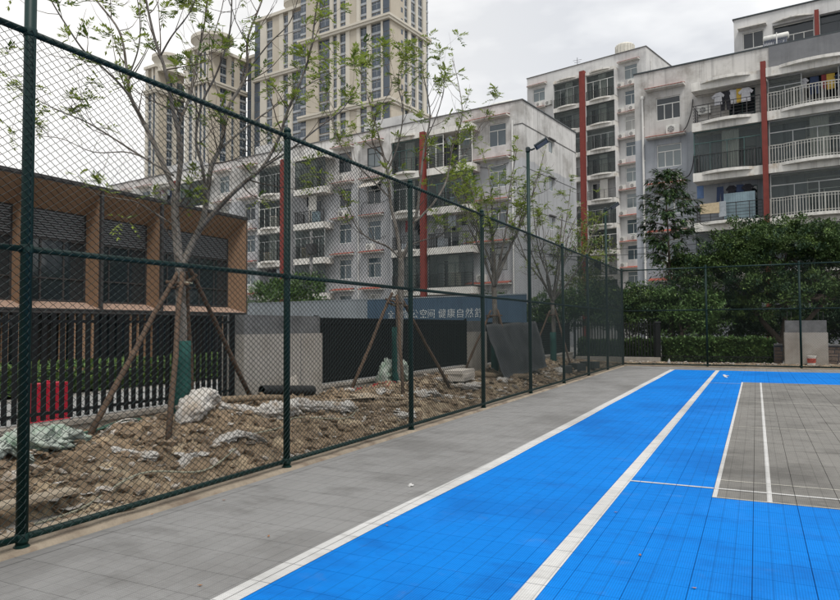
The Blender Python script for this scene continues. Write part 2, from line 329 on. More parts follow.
for i in range(KX0, KX1):
    for j in range(KY0, KY1):
        p = Vector((JX+(i+.5)*TILE, JY+(j+.5)*TILE, 0)); d = depth(p)
        vis = False
        if d > .5:
            px = CXP+FPX*(p-CAM).dot(Rv)/d; py = CYP-FPX*(p-CAM).dot(Uv)/d
            vis = -25 < px < 865 and py < 625
        tiles.append((d if vis else 1e4+abs(d), i, j))
tiles.sort()
rest = {}
for k, (d, i, j) in enumerate(tiles):
    z = zone(i, j)
    if k < 300:
        if z not in tmesh:
            mb = MB(); tile_geo(mb, 0, 0, TILE, TILE); tmesh[z] = mb.mesh('court_tile', z)
        place('court_tile', tmesh[z], court, (JX+i*TILE, JY+j*TILE, 0))
    else:
        tile_geo(rest.setdefault(z, MB()), JX+i*TILE, JY+j*TILE, JX+(i+1)*TILE, JY+(j+1)*TILE)
for z, mb in rest.items(): stuff(mb.build('distant_tiles', z, court))
edge = MB()
for j in range(KY0, KY1):
    y0 = JY+j*TILE+.0016; y1 = y0+TILE-.0032; x1 = JX+KX0*TILE-.002
    n = len(edge.v); edge.v += [(-4.455,y0,-.013),(x1,y0,0),(x1,y1,0),(-4.455,y1,-.013)]; edge.f.append((n,n+1,n+2,n+3))
stuff(edge.build('edge_ramp', 'court_grey', court))
def court_line(name, label_, x0, x1, y0, y1, m, offx=None, z=.003):
    mb = MB(); g = .002
    i0 = math.floor((x0-.1-JX)/TILE); i1 = math.ceil((x1+.1-JX)/TILE); j0 = math.floor((y0-JY)/TILE); j1 = math.ceil((y1-JY)/TILE)
    for i in range(i0, i1):
        for j in range(j0, j1):
            ya = max(y0, JY+j*TILE+g); yb = min(y1, JY+(j+1)*TILE-g)
            if yb <= ya: continue
            ox0 = offx(ya) if offx else 0; ox1 = offx(yb) if offx else 0
            cl = lambda v: min(max(v, JX+i*TILE+g), JX+(i+1)*TILE-g)
            a, b, c, d = cl(x0+ox0), cl(x1+ox0), cl(x1+ox1), cl(x0+ox1)
            if b-a < .002 and c-d < .002: continue
            mb.quad((a,ya,z),(b,ya,z),(c,yb,z),(d,yb,z))
    return structure(mb.build(name, m))
def wob(y):
    t = min(max((y-4.6)/3.2, 0), 1); return (t*t*(3-2*t))*.062 + .006*math.sin(y*1.3)
court_line('court_line', '', -2.735, -2.588, -1.2, 24.84, 'line_paint', wob)
court_line('court_line', '', -1.245, -1.125, -1.2, 24.84, 'line_paint')
court_line('court_line', '', JX-.002, JX+.040, JY, JY+41*TILE, 'line_paint')
court_line('court_line', '', .050, .090, JY, JY+41*TILE, 'line_paint', None, .0032)
court_line('court_line', '', JX+.040, JX+19*TILE, JY-.002, JY+.026, 'thin_line_paint', None, .0028)
court_line('court_line', '', JX+.04, JX+19*TILE, JY+41*TILE-.03, JY+41*TILE, 'thin_line_paint', None, .0028)
court_line('court_line', '', -1.125, JX+19*TILE, 6.885, 6.925, 'line_paint', None, .0036)
court_line('court_line', '', -1.125, JX-.002, 19.42, 19.46, 'thin_line_paint', None, .0036)
for y in (7.30, 11.25, 14.92, 19.18): court_line('court_line', '', JX+.04, JX+19*TILE, y-.014, y+.014, 'thin_line_paint', None, .0026)
court_line('court_line', '', 5.72-.46, 5.72-.42, JY, JY+41*TILE, 'line_paint', None, .0032)
# concrete strip below the fences
FX, FY0, BAY = -4.58, 3.08, 2.97
FY1 = FY0+8*BAY
s_ = MB()
ys = [-3+.12*k for k in range(256)]
def strip_z(x, y): return .0 + .012*fbm(x*3, y*3, 2)
xs_ = [-4.96, -4.90, -4.76, -4.62, -4.50, -4.465]
for y in ys:
    for q, x in enumerate(xs_):
        xx = x + (.04*fbm(y*1.7, 3.3, q) if q in (0, 1) else 0)
        s_.v.append((xx, y, (-.10 if q == 0 else (-.03 if q == 5 else strip_z(x, y)))))
for a in range(len(ys)-1):
    for q in range(5): n = a*6+q; s_.f.append((n, n+1, n+7, n+6))
structure(s_.build('fence_footing', 'sandy_concrete', smooth=True))
structure(MB().box(-4.9, 26.55, -.03, 14, 27.3, .012).build('fence_footing', 'sandy_concrete'))

# ------------------------------------------------------------------ soil bed
WX = -7.06                                # face of the low wall
def soil_z(x, y):
    t = max(0.0, (x-WX)/(-4.80-WX))                 # 0 at the wall, 1 at the fence
    base = (.21 + .02*t)*(1-t**2.2)+ .13*math.exp(-((x+6.38)/.42)**2)
    h = base + .10*fbm(x*.9, y*.7, 1.2) + .085*fbm(x*2.6, y*2.6, 5.1) + .045*abs(fbm(x*6, y*6, 3.7)) + .026*fbm(x*15, y*15, 9.1, 3)
    h += .14*math.exp(-(((x+6.35)/.55)**2+((y-6.6)/.7)**2)) + .10*math.exp(-(((x+6.6)/.5)**2+((y-8.2)/.5)**2)) + .12*math.exp(-(((x+6.0)/.6)**2+((y-10.8)/1.2)**2))
    h -= .22*math.exp(-(((x+5.15)/.17)**2+((y-3.45)/.42)**2))      # the hole beneath the plank
    e = min(1, max(0, (-4.84-x)/.30)); h = h*e + (-.02)*(1-e)
    if y > 24: h *= max(.25, 1-(y-24)/5)
    return h
sm = MB(); nx, ny, X0, X1, Y0, Y1 = 84, 760, WX-.02, -4.82, .2, 28.9
for a in range(ny+1):
    ty = a/ny; y = Y0+(Y1-Y0)*(ty*.55+ty*ty*.45)
    for b in range(nx+1):
        x = X0+(X1-X0)*b/nx; sm.v.append((x, y, soil_z(x, y)))
for a in range(ny):
    for b in range(nx): n = a*(nx+1)+b; sm.f.append((n, n+1, n+nx+2, n+nx+1))
structure(sm.build('soil_bed', 'soil', smooth=True))
# dirt behind the back fence
bm2 = MB(); nx2, ny2 = 90, 24
for a in range(ny2+1):
    for b in range(nx2+1):
        x = -4.8+19*b/nx2; y = 27.3+1.9*a/ny2; bm2.v.append((x, y, (.05+.05*fbm(x*1.5, y*2, 4)) if 0 < a < ny2 else -.03))
for a in range(ny2):
    for b in range(nx2): n = a*(nx2+1)+b; bm2.f.append((n, n+1, n+nx2+2, n+nx2+1))
structure(bm2.build('soil_strip', 'soil', smooth=True))
def lump(mb, c, r, rnd, squash=.7):       # one broken clod or stone: a jittered octahedron-like lump of 8+ faces
    n = len(mb.v); rot = Matrix.Rotation(rnd.random()*6.28, 3, 'Z') @ Matrix.Rotation(rnd.random()*.8, 3, 'X')
    pts = [(0,0,1),(1,0,.35),(.3,.95,.3),(-.8,.6,.35),(-.8,-.6,.3),(.3,-.95,.35),(.6,.5,-.6),(-.7,.1,-.6),(.4,-.6,-.6)]
    for p in pts: mb.v.append(tuple(Vector(c) + rot @ Vector((p[0]*r*(.7+.6*rnd.random()), p[1]*r*(.7+.6*rnd.random()), p[2]*r*squash*(.7+.6*rnd.random())))))
    for t in ((0,1,2),(0,2,3),(0,3,4),(0,4,5),(0,5,1),(1,6,2),(2,6,7),(2,7,3),(3,7,4),(4,7,8),(4,8,5),(5,8,1),(1,8,6),(6,8,7)): mb.f.append(tuple(n+k for k in t))
rr = random.Random(4)
cl_, rb_ = MB(), MB()
for k in range(8500):
    y = 1.5+26.5*rr.random()**1.7; x = WX+.05+2.15*rr.random()
    dens = fbm(x*1.1, y*1.1, 8.8)
    if dens < -.15 and rr.random() < .6: continue
    r = .012+.065*rr.random()**3.0
    lump(cl_, (x, y, soil_z(x, y)+r*.25), r, rr)
for k in range(3600):
    y = 2+25.5*rr.random()**1.3; x = WX+.1+2.1*rr.random()
    if fbm(x*.8, y*.6, 22.1) < .10 and rr.random() < .82: continue
    r = .010+.045*rr.random()**3
    lump(rb_, (x, y, soil_z(x, y)+r*.3), r, rr, .55)
for k in range(330):
    x = -4.7+10*rr.random(); y = 27.35+1.5*rr.random(); r = .015+.06*rr.random()**2.5; lump(rb_, (x, y, .07), r, rr)
stuff(tag(cl_.build('soil_clods', 'clod'), 'loose brown clods of earth strewn over the soil bed', 'soil'))
stuff(tag(rb_.build('rubble', 'rubble'), 'pale broken rubble and gravel scattered over the soil', 'rubble'))
STONES = [(33,470,.07),(60,474,.055),(90,462,.05),(135,478,.04),(140,495,.05),(10,480,.06),(215,448,.05),(235,455,.045),(250,445,.05),(330,420,.06),(345,428,.05),(365,416,.05),(435,402,.07),(450,398,.06),(500,392,.07),(515,388,.08),(470,396,.06),(525,384,.06),(560,376,.08),(575,372,.07)]
def ground_hit(px, py):
    p = at(px, py, 5); d = (p-CAM).normalized(); t = 2.0
    for k in range(900):
        q = CAM+d*t
        if q.z <= soil_z(q.x, q.y): return Vector((q.x, q.y, soil_z(q.x, q.y)))
        t += .03
    return q
sfor = [MB() for k in range(4)]
smeshes = []
for k in range(4): lump(sfor[k], (0,0,0), 1.0, rr, .6); smeshes.append(sfor[k].mesh('stone', 'rubble'))
for k, (px, py, r) in enumerate(STONES):
    g = ground_hit(px, py)
    if g.x < WX+.05 or g.x > -4.8: continue
    o = place('stone', smeshes[k % 4], None, g+Vector((0,0,r*.3)), rr.random()*6); o.scale = (r*1.4, r*1.1, r)
    tag(o, 'pale broken stone lying on the brown soil behind the chain link fence', 'stone', 'larger stones on the soil')

# ------------------------------------------------------------------ chain link fences
H_TOP, H_MID, H_BOT = 3.60, 2.06, 0.055
LAMPS = (0, 4, 7)
NW = 38
PX, PZ, WR = BAY/NW, .0555, .0033
def link_panel():                         # one bay of woven zigzag wires, local x along the fence, y across
    mb = MB(); zb, zt = H_BOT, H_TOP; nz = int((zt-zb)/(PZ/2)); half = PX/2
    for k in range(NW):
        x0 = (k+.5)*PX - half*.5
        prev = None
        for q in range(nz+1):
            z = zb+q*(zt-zb)/nz; s = (q % 2); x = x0+(half*1.0 if s else 0) ; yo = (.0028 if s else -.0028)
            ring = []
            for a in range(3):
                an = 2.0944*a+.5; ring.append((x+WR*math.cos(an), yo+WR*math.sin(an), z))
            n = len(mb.v); mb.v += ring
            if prev is not None:
                for a in range(3): b = (a+1) % 3; mb.f.append((prev+a, prev+b, n+b, n+a))
            prev = n
    # the mirrored wires that hook into them
    for k in range(NW):
        x0 = (k+.5)*PX - half*.5
        prev = None
        for q in range(nz+1):
            z = zb+q*(zt-zb)/nz; s = (q % 2); x = min(x0+(half if s else PX), BAY); yo = (-.0028 if s else .0028)
            ring = [(x+WR*math.cos(2.0944*a+.5), yo+WR*math.sin(2.0944*a+.5), z) for a in range(3)]
            n = len(mb.v); mb.v += ring
            if prev is not None:
                for a in range(3): b = (a+1) % 3; mb.f.append((prev+a, prev+b, n+b, n+a))
            prev = n
    return mb.mesh('mesh_panel', 'wire_green')
link_me = link_panel()
post_mb = MB(); post_mb.tube([(0,0,-.02),(0,0,H_TOP+.05)], .037, 14); post_mb.lathe([(.040, H_TOP+.045), (.040, H_TOP+.075), (.022, H_TOP+.095), (.004, H_TOP+.10)], 14)
post_me = post_mb.mesh('post', 'fence_green', True)
fl_me = MB().lathe([(.052, 0), (.052, .008), (.042, .009), (.042, .02)], 14).mesh('base_plate', 'fence_green')
rail_me = MB().tube([(.03,0,0),(BAY-.03,0,0)], .024, 10).mesh('rail', 'fence_green', True)
brk_me = MB().lathe([(.043, -.03), (.045, -.025), (.045, .025), (.043, .03)], 14).mesh('clamp', 'fence_green', True)
def chain_fence(label, loc, rz, bays, skip=(), first=True):
    t = thing('chain_link_fence', label, 'fence', loc, rz)
    for k in range(bays+1):
        if k == 0 and not first: continue
        if k in skip: continue
        p = place('post', post_me, t, (k*BAY, 0, 0)); place('base_plate', fl_me, p, (0,0,0))
        for z in (H_TOP, H_MID, H_BOT+.01): place('clamp', brk_me, p, (0,0,z))
    for k in range(bays):
        for z in (H_TOP, H_MID, H_BOT+.01): place('rail', rail_me, t, (k*BAY, 0, z))
        place('mesh_panel', link_me, t, (k*BAY, -.046, 0))
    return t
chain_fence('long green chain link fence between grey court edge and soil bed', (FX, FY0-2*BAY, 0), rad(90), 10, skip=(2, 6, 9))
chain_fence('green chain link fence closing the far end of the court', (FX, FY1, 0), 0, 6, first=False)
def lamp(idx, label):
    t = thing('lamp_post', label, 'lamp post', (FX, FY0+idx*BAY, 0), 0)
    mb = MB(); mb.tube([(0,0,-.02),(0,0,5.52)], .040, 14); mb.build('pole', 'fence_green', t, smooth=True); place('base_plate', fl_me, t)
    for z in (H_TOP, H_MID, H_BOT+.01): place('clamp', brk_me, t, (0,0,z))
    MB().lathe([(.055, 5.47), (.055, 5.56), (.02, 5.585), (.003, 5.59)], 14).build('cap', 'lamp_body', t)
    MB().tube([(0,0,5.52),(.10,-.02,5.50),(.17,-.03,5.52)], .022, 8).build('arm', 'lamp_body', t)
    M_ = Matrix.Rotation(rad(10), 3, 'Z') @ Matrix.Rotation(rad(-30), 3, 'Y') @ Matrix.Rotation(rad(-34), 3, 'X')
    hd = MB().obox(Vector((.33,-.06,5.60)), (.32,.14,.045), M_)
    for q in range(5): hd.obox(Vector((.33,-.06,5.60))+M_ @ Vector((-.14+.07*q,0,.035)), (.012,.11,.03), M_)
    h = hd.build('lamp_head', 'lamp_body', t)
    MB().obox(Vector((.34,-.06,5.60))+M_ @ Vector((0,0,-.025)), (.26,.10,.008), M_).build('led_panel', 'lamp_led', h)
lamp(0, 'dark green lamp post carrying the fence beside the trees and the red barrier')
lamp(4, 'dark green lamp post carrying the fence near the leaning dark panel')
lamp(7, 'dark green lamp post carrying the fence near the court corner')

# ------------------------------------------------------------------ low walls, pillars and picket fences
def low_wall(name, label, x0, y0, x1, y1, h, m='wall_render', cope=True):
    t = thing(name, label, 'wall', (x0, y0, 0))
    MB().box(0, 0, -.03, x1-x0, y1-y0, h-.05 if cope else h).build('wall_body', m, t)
    if cope: MB().box(-.02, 0, h-.048, x1-x0+.02, y1-y0, h).build('coping', 'wall_render', t)
    return t
low_wall('low_wall', 'low pale wall under the black pickets beside the red barrier', -7.26, -1.5, WX, 8.14, .45)
low_wall('low_wall', 'low pale wall under the black pickets between the two pillars', -7.26, 10.27, WX, 17.45, .45)
low_wall('low_wall', 'low pale wall running on behind the leaning dark panel', -7.26, 18.62, WX, 29.2, .40)
def pillar(label, x0, y0, x1, y1, h, hb):
    t = thing('pillar', label, 'pillar', (x0, y0, 0)); a, b = x1-x0, y1-y0
    MB().box(0, 0, -.03, a, b, hb).build('shaft', 'wall_render', t)
    MB().box(.03, .03, hb, a-.03, b-.03, h).build('cap', 'cement_band', t)
    return t
p_ = pillar('wide pale rendered wall pillar with grey cap behind the soil heap', -7.45, 8.16, -6.98, 10.25, 1.70, 1.40)
MB().box(.47, 1.44, .1, .474, 1.452, 1.39).build('joint', 'cement_band', p_)
pillar('narrow pale rendered wall pillar with grey cap under the blue hoarding', -7.45, 17.47, -6.98, 18.60, 1.66, 1.36)
pb = pillar('freestanding pale pillar with grey cap beyond the far fence', .92, 28.5, 2.30, 29.2, 1.66, 1.22)
for x, y in ((.1,.1),(.25,.5),(1.1,.2),(1.28,.5)): MB().tube([(x,y,1.66),(x+.01,y,1.98)], .008, 5).build('rebar', 'rail_dark', pb)
pk_me = MB().box(-.020,-.020,0,.020,.020,1.20).mesh('picket', 'picket_black')
pk2_me = MB().box(-.022,-.010,0,.022,.010,1.20).mesh('picket', 'picket_black')
def picket_fence(label, p0, p1, z0, pitch=.12, me=pk_me, hs=1.0, posts=True):
    p0, p1 = Vector(p0), Vector(p1); L_ = (p1-p0).length; rz = math.atan2(p1.y-p0.y, p1.x-p0.x)
    t = thing('picket_fence', label, 'fence', (p0.x, p0.y, z0), rz)
    n = int(L_/pitch)
    for k in range(n):
        o = place('picket', me, t, (pitch*(k+.5), 0, .03)); o.scale.z = hs
    for z in (.09, 1.12*hs): MB().box(0, -.017, z, L_, .017, z+.035).build('rail', 'picket_black', t)
    if posts:
        for x in (.02, L_-.02): MB().box(x-.03, -.03, 0, x+.03, .03, 1.27*hs).build('post', 'picket_black', t)
    return t
picket_fence('black picket fence on the low wall in front of the red barrier', (-7.16, -1.4, 0), (-7.16, 8.12, 0), .45, .112)
picket_fence('black picket fence between the two pale wall pillars', (-7.16, 10.29, 0), (-7.16, 17.43, 0), .45, .085)
picket_fence('black picket fence beyond the leaning dark panel', (-7.16, 18.64, 0), (-7.16, 29.0, 0), .40)
picket_fence('black picket fence behind the court corner and the clipped hedge', (-7.1, 29.6, 0), (-3.72, 29.6, 0), .12, .12, pk2_me, 1.25)
gp = thing('gate_post', 'dark square gate post at the end of the picket fence by the hedge', 'post', (-3.62, 29.55, 0))
MB().box(-.09,-.09,-.03,.09,.09,1.62).build('shaft', 'picket_black', gp); MB().box(-.11,-.11,1.621,.11,.11,1.67).build('cap', 'rail_dark', gp)
# stone wall by the back pillar, stones built one by one
def stone_wall(label, x0, x1, y, h, seed):
    t = thing('stone_wall', label, 'wall', (x0, y, 0)); rs = random.Random(seed)
    MB().box(0, .04, -.03, x1-x0, .3, h).build('wall_core', 'joint_dark', t)
    z = 0.02
    while z < h-.05:
        hh = min(.11+.05*rs.random(), h-.03-z); x = .0
        while x < x1-x0-.05:
            ww = min(.16+.2*rs.random(), x1-x0-x)
            b = MB(); a = .012; j = lambda: .018*rs.random()
            b.box(x+a, j(), z+a, x+ww-a, .06, z+hh-a).build('stone', 'stone_wall', t); x += ww
        z += hh
    MB().box(-.0, -.03, h+.001, x1-x0, .33, h+.06).build('coping', 'cement_band', t)
stone_wall('dark stone wall between the hedge and the back pillar', .58, .88, 29.3, .72, 3)
stone_wall('dark stone wall running on past the back pillar', 2.34, 7.5, 29.3, .72, 5)
kerb = MB().prism([(-6.9,29.0),(-3.9,29.0),(-3.5,29.2),(-6.9,29.2)], -.03, .22).build('kerb_stone', 'wall_render'); tag(kerb, 'pale sloping kerb of the planter behind the court corner', 'kerb')
# folded black lattice lying before the hedge
lt = thing('folded_lattice', 'low folded black lattice lying on the dirt before the hedge', 'lattice', (-3.4, 28.75, .06))
MB().box(0,0,0,3.9,.03,.03).build('lower_bar', 'picket_black', lt); MB().box(0,0,.22,3.9,.03,.25).build('upper_bar', 'picket_black', lt)
lm_ = MB().obox((0,0,0), (.025,.02,.30), Matrix.Rotation(rad(45), 3, 'Y')).mesh('lattice_slat', 'picket_black')
for k in range(28): place('lattice_slat', lm_, lt, (.14+.132*k, .015, .12))

# ------------------------------------------------------------------ leaves and trees
def leaf_quad(mb, p, d, up, ln, wd):
    """a pointed leaf: two triangles folded a little along the rib"""
    d = d.normalized(); s = d.cross(up)
    s = s.normalized() if s.length > 1e-4 else d.orthogonal().normalized()
    nrm = s.cross(d); n = len(mb.v)
    mb.v += [tuple(p), tuple(p+d*ln*.45+s*wd*.5-nrm*wd*.12), tuple(p+d*ln), tuple(p+d*ln*.45-s*wd*.5-nrm*wd*.12)]
    mb.f.append((n, n+1, n+2)); mb.f.append((n, n+2, n+3))
def rv(r): 
    z = r.uniform(-1, 1); a = r.uniform(0, 6.2832); q = math.sqrt(1-z*z); return Vector((q*math.cos(a), q*math.sin(a), z))
def frond(mb, p, d, r, L_, n, sz, mbw=None):        # a young compound leaf: leaflets in pairs along a drooping stalk
    d = d.normalized()
    if mbw is not None: mbw.tube([p, p+d*L_*.5+Vector((0,0,-.09*L_)), p+d*L_+Vector((0,0,-.35*L_))], [.0022,.0018,.0012], 3, False)
    for k in range(n):
        t = (k+1)/n; q = p+d*L_*t+Vector((0,0,-.35*L_*t*t))
        sd_ = d.cross(Vector((0,0,1)))
        if sd_.length < .05: sd_ = Vector((1,0,0))
        sd_.normalize()
        for s in (-1, 1):
            if r.random() < .15: continue
            leaf_quad(mb, q, d*.7+sd_*s*.8+Vector((0,0,-.25+.3*r.random())), Vector((0,0,1)), sz*(.7+.6*r.random()), sz*.42)
    leaf_quad(mb, p+d*L_+Vector((0,0,-.35*L_)), d+Vector((0,0,-.4)), Vector((0,0,1)), sz, sz*.4)
def smooth_path(pts, sub=4):
    out_ = []
    n = len(pts)
    for i in range(n-1):
        p0, p1, p2, p3 = pts[max(i-1,0)], pts[i], pts[i+1], pts[min(i+2,n-1)]
        for k in range(sub):
            t = k/sub; out_.append(.5*((2*p1)+(p2-p0)*t+(2*p0-5*p1+4*p2-p3)*t*t+(3*p1-p0-3*p2+p3)*t*t*t))
    out_.append(pts[-1]); return out_
def sprout(mbw, mbl, p, d, L_, r0, rnd, level, leafp, lsz):
    """a thin side branch that turns upwards and carries leaf sprays at its end"""
    pts = [p]; q = p.copy(); d = d.normalized(); n = 5
    for k in range(n):
        d = (d + Vector((0,0,.16)) + rv(rnd)*.16).normalized(); q = q+d*(L_/n); pts.append(q.copy())
    mbw.tube(pts, [r0*(1-.72*k/n) for k in range(n+1)], 5)
    if level > 0:
        for k in range(2, n+1):
            if rnd.random() < .62:
                sprout(mbw, mbl, pts[k], d+rv(rnd)*.9, L_*(.38+.25*rnd.random()), r0*.5, rnd, level-1, leafp, lsz)
    for k in range(2, n+1):
        if rnd.random() < leafp*(1.0 if k == n else .35):
            for c in range(rnd.randint(3, 5)):
                frond(mbl[0] if rnd.random() < .75 else mbl[1], pts[k], rv(rnd)+d*.6+Vector((0,0,.15)), rnd, lsz*(1.9+1.2*rnd.random()), rnd.randint(4, 6), lsz, mbw)
def young_tree(label, base, trunk, limbs, seed, leafp=.5, lsz=.075, r_tr=.085, twigs=1.0, side=.9):
    """trunk / limbs are lists of points; limbs: (points, start radius, end radius)"""
    rnd = random.Random(seed); t = thing('young_tree', label, 'tree', base, 0, 'young street trees in the soil bed')
    rel = lambda p: Vector(p)-Vector(base)
    tr = MB(); tp = smooth_path([rel(p) for p in trunk], 5); k = len(tp)
    rs_ = [r_tr*(1-.22*i/k)*(1+.05*math.sin(i*2.3)) for i in range(k)]
    tr.tube(tp, rs_, 12); tr.build('trunk', 'bark', t, smooth=True)
    lb, tw, lv = MB(), MB(), (MB(), MB())
    for pts, r0, r1 in limbs:
        pp = smooth_path([rel(p) for p in pts], 6); n = len(pp)
        rad_ = [r1+(r0-r1)*(1-i/(n-1))**1.15 for i in range(n)]
        lb.tube(pp, rad_, 8 if r0 > .03 else 6)
        L_ = sum((pp[i+1]-pp[i]).length for i in range(n-1))
        m = max(1, int(L_*2.6*twigs))
        for s in range(m):
            u = .30+.70*(s+rnd.random())/m; i = min(n-2, int(u*(n-1))); d = (pp[i+1]-pp[i]).normalized()
            sprout(tw, lv, pp[i], d*.7+rv(rnd)*side, (.30+.55*rnd.random())*min(1, .5+L_/2.5), max(.0028, min(.010, rad_[i]*.5)), rnd, 1 if rnd.random() < .45 else 0, leafp, lsz)
        for c in range(3): 
            if rnd.random() < leafp+.2: frond(lv[0], pp[-1], rv(rnd)+Vector((0,0,.3)), rnd, lsz*2.2, 4, lsz)
    stuff(lb.build('limbs', 'bark', t, smooth=True)); stuff(tw.build('twigs', 'twig', t, smooth=True))
    stuff(lv[0].build('crown', 'leaf_young', t)); stuff(lv[1].build('crown', 'leaf_young_dark', t))
    return t
TX = -6.30
def spread(seq, d0, d1): n = len(seq)-1; return [at(x, y, d0+(d1-d0)*i/n) for i, (x, y) in enumerate(seq)]
# tree by the wide pillar and brown building
D1 = 8.75; b1 = at(182, 408, D1); b1.z = .2
trunk1 = [b1+Vector((0,0,-.1)), at(182,395,D1), at(182,360,D1), at(181.5,325,D1), at(180.5,290,D1), at(180,268,D1)]
limbs1 = [
 (spread([(181,278),(177,240),(175,212),(176,188)], D1, D1-.05), .070, .052),
 (spread([(176,194),(155,146),(141,118),(130,95),(127,71),(119,31),(93,-5),(80,-40)], D1-.05, D1+.9), .040, .010),
 (spread([(177,192),(181,150),(173,110),(165,70),(155,40),(146,0),(138,-45)], D1-.05, D1-.7), .038, .011),
 (spread([(177,190),(180,160),(179,128),(190,95),(198,55),(205,20),(210,-25)], D1-.05, D1+.5), .034, .010),
 (spread([(161,55),(172,36),(190,12),(200,-15)], D1-.5, D1-1.0), .015, .006),
 (spread([(149,132),(127,93),(102,67),(84,51),(68,28),(51,0),(38,-30)], D1+.2, D1-.9), .020, .007),
 (spread([(174,176),(136,153),(105,133),(84,121),(62,112),(34,98),(6,80)], D1-.05, D1-1.1), .018, .004),
 (spread([(140,156),(124,152),(93,152),(62,139),(34,135),(5,126)], D1-.3, D1+.6), .011, .003),
 (spread([(175,226),(150,210),(136,202),(110,197),(93,192),(78,176)], D1, D1-.9), .014, .004),
 (spread([(181,270),(190,248),(200,228),(206,205),(211,168),(221,145),(227,110),(246,76),(248,38),(262,0),(270,-35)], D1, D1+.7), .056, .010),
 (spread([(199,230),(214,213),(228,198),(245,182),(262,168),(278,140),(288,110),(308,61),(316,11),(322,-25)], D1, D1-.6), .042, .009),
 (spread([(222,148),(245,128),(270,110),(296,92),(325,76),(362,58)], D1+.3, D1+1.1), .018, .005),
 (spread([(262,168),(290,150),(318,128),(340,112),(352,96)], D1-.3, D1-1.0), .017, .005),
 (spread([(227,112),(214,80),(212,45),(222,8),(226,-20)], D1+.5, D1+1.0), .015, .005),
 (spread([(247,72),(268,45),(290,22),(300,-10)], D1+.6, D1+.1), .014, .005),
 (spread([(206,206),(203,170),(196,140),(202,104),(218,70),(230,30),(232,-20)], D1+.1, D1-.8), .026, .008),
 (spread([(128,78),(138,50),(140,20),(134,-20)], D1+.5, D1+.2), .014, .006),
]
young_tree('young tree with pale forked trunk nearest the brown clad building', b1, trunk1, [(p_, a_*.86, b_*.86) for p_, a_, b_ in limbs1], 21, .28, .064, .076, 1.5)
b2 = Vector((-6.37, 11.93, .2)); D2 = depth(b2)
trunk2 = [b2+Vector((0,0,-.1)), at(399,350,D2), at(400,310,D2), at(401,280,D2), at(401,258,D2)]
limbs2 = [
 (spread([(401,262),(397,232),(391,205),(388,175),(382,150),(374,118),(366,90),(358,66)], D2, D2+.5), .050, .008),
 (spread([(401,262),(410,240),(417,212),(420,185),(424,150),(430,118),(426,88),(420,62)], D2, D2-.5), .048, .007),
 (spread([(400,258),(388,247),(372,240),(358,229),(348,208),(338,190),(320,176)], D2, D2-.9), .026, .006),
 (spread([(415,222),(432,205),(446,182),(452,150),(462,115),(458,82),(452,58)], D2-.2, D2+.6), .030, .006),
 (spread([(390,198),(372,180),(352,160),(338,140),(330,112),(322,92)], D2+.2, D2+1.0), .024, .006),
 (spread([(448,172),(466,152),(478,130),(490,110)], D2+.2, D2+1.0), .015, .005),
 (spread([(387,172),(398,145),(403,112),(398,80),(404,52)], D2+.3, D2+.1), .022, .006),
 (spread([(408,246),(424,240),(440,236),(452,222),(470,214)], D2, D2-1.0), .018, .005),
 (spread([(384,158),(372,140),(378,112),(392,84),(380,55)], D2+.4, D2-.6), .016, .005),
 (spread([(426,140),(438,112),(444,84),(438,64)], D2-.4, D2-.9), .014, .005)]
young_tree('young tree with tangled branches standing before the black pickets and blue hoarding', b2, trunk2, [(p_, a_*.86, b_*.9) for p_, a_, b_ in limbs2], 33, .38, .074, .076, 1.55)
def auto_tree(label, base, H, fork, n, seed, leafp, spreadr, lsz=.08):
    rnd = random.Random(seed); B = Vector(base); tr = [B+Vector((0,0,-.1)), B+Vector((.02,.01,fork*.5)), B+Vector((-.02,.02,fork))]; limbs = []
    for k in range(n):
        a = 6.283*k/n+rnd.random()*.7; pr = spreadr*(.35+.65*rnd.random()); h = H*(.75+.25*rnd.random())
        pts = [B+Vector((0,0,fork-.05))]
        for s in (.2, .45, .72, 1.0):
            pts.append(B+Vector((math.cos(a)*pr*s**.8, math.sin(a)*pr*s**.8, fork+(h-fork)*s))+rv(rnd)*.10)
        limbs.append((pts, .042, .007))
        q = pts[2]; limbs.append(([q, q+Vector((math.cos(a+.9)*.4, math.sin(a+.9)*.4, .5)), q+Vector((math.cos(a+.7)*.6, math.sin(a+.7)*.6, 1.3))], .02, .006))
    return young_tree(label, base, tr, limbs, seed, leafp, lsz, .08, .9, .8)
auto_tree('young tree propped by poles beside the leaning dark panel', (-6.27, 17.3, .2), 6.3, 2.4, 8, 5, .42, 1.6, .08)
auto_tree('young bare tree near the court corner before the dark bushes', (-6.2, 22.9, .2), 6.6, 2.2, 9, 8, .30, 1.8, .08)
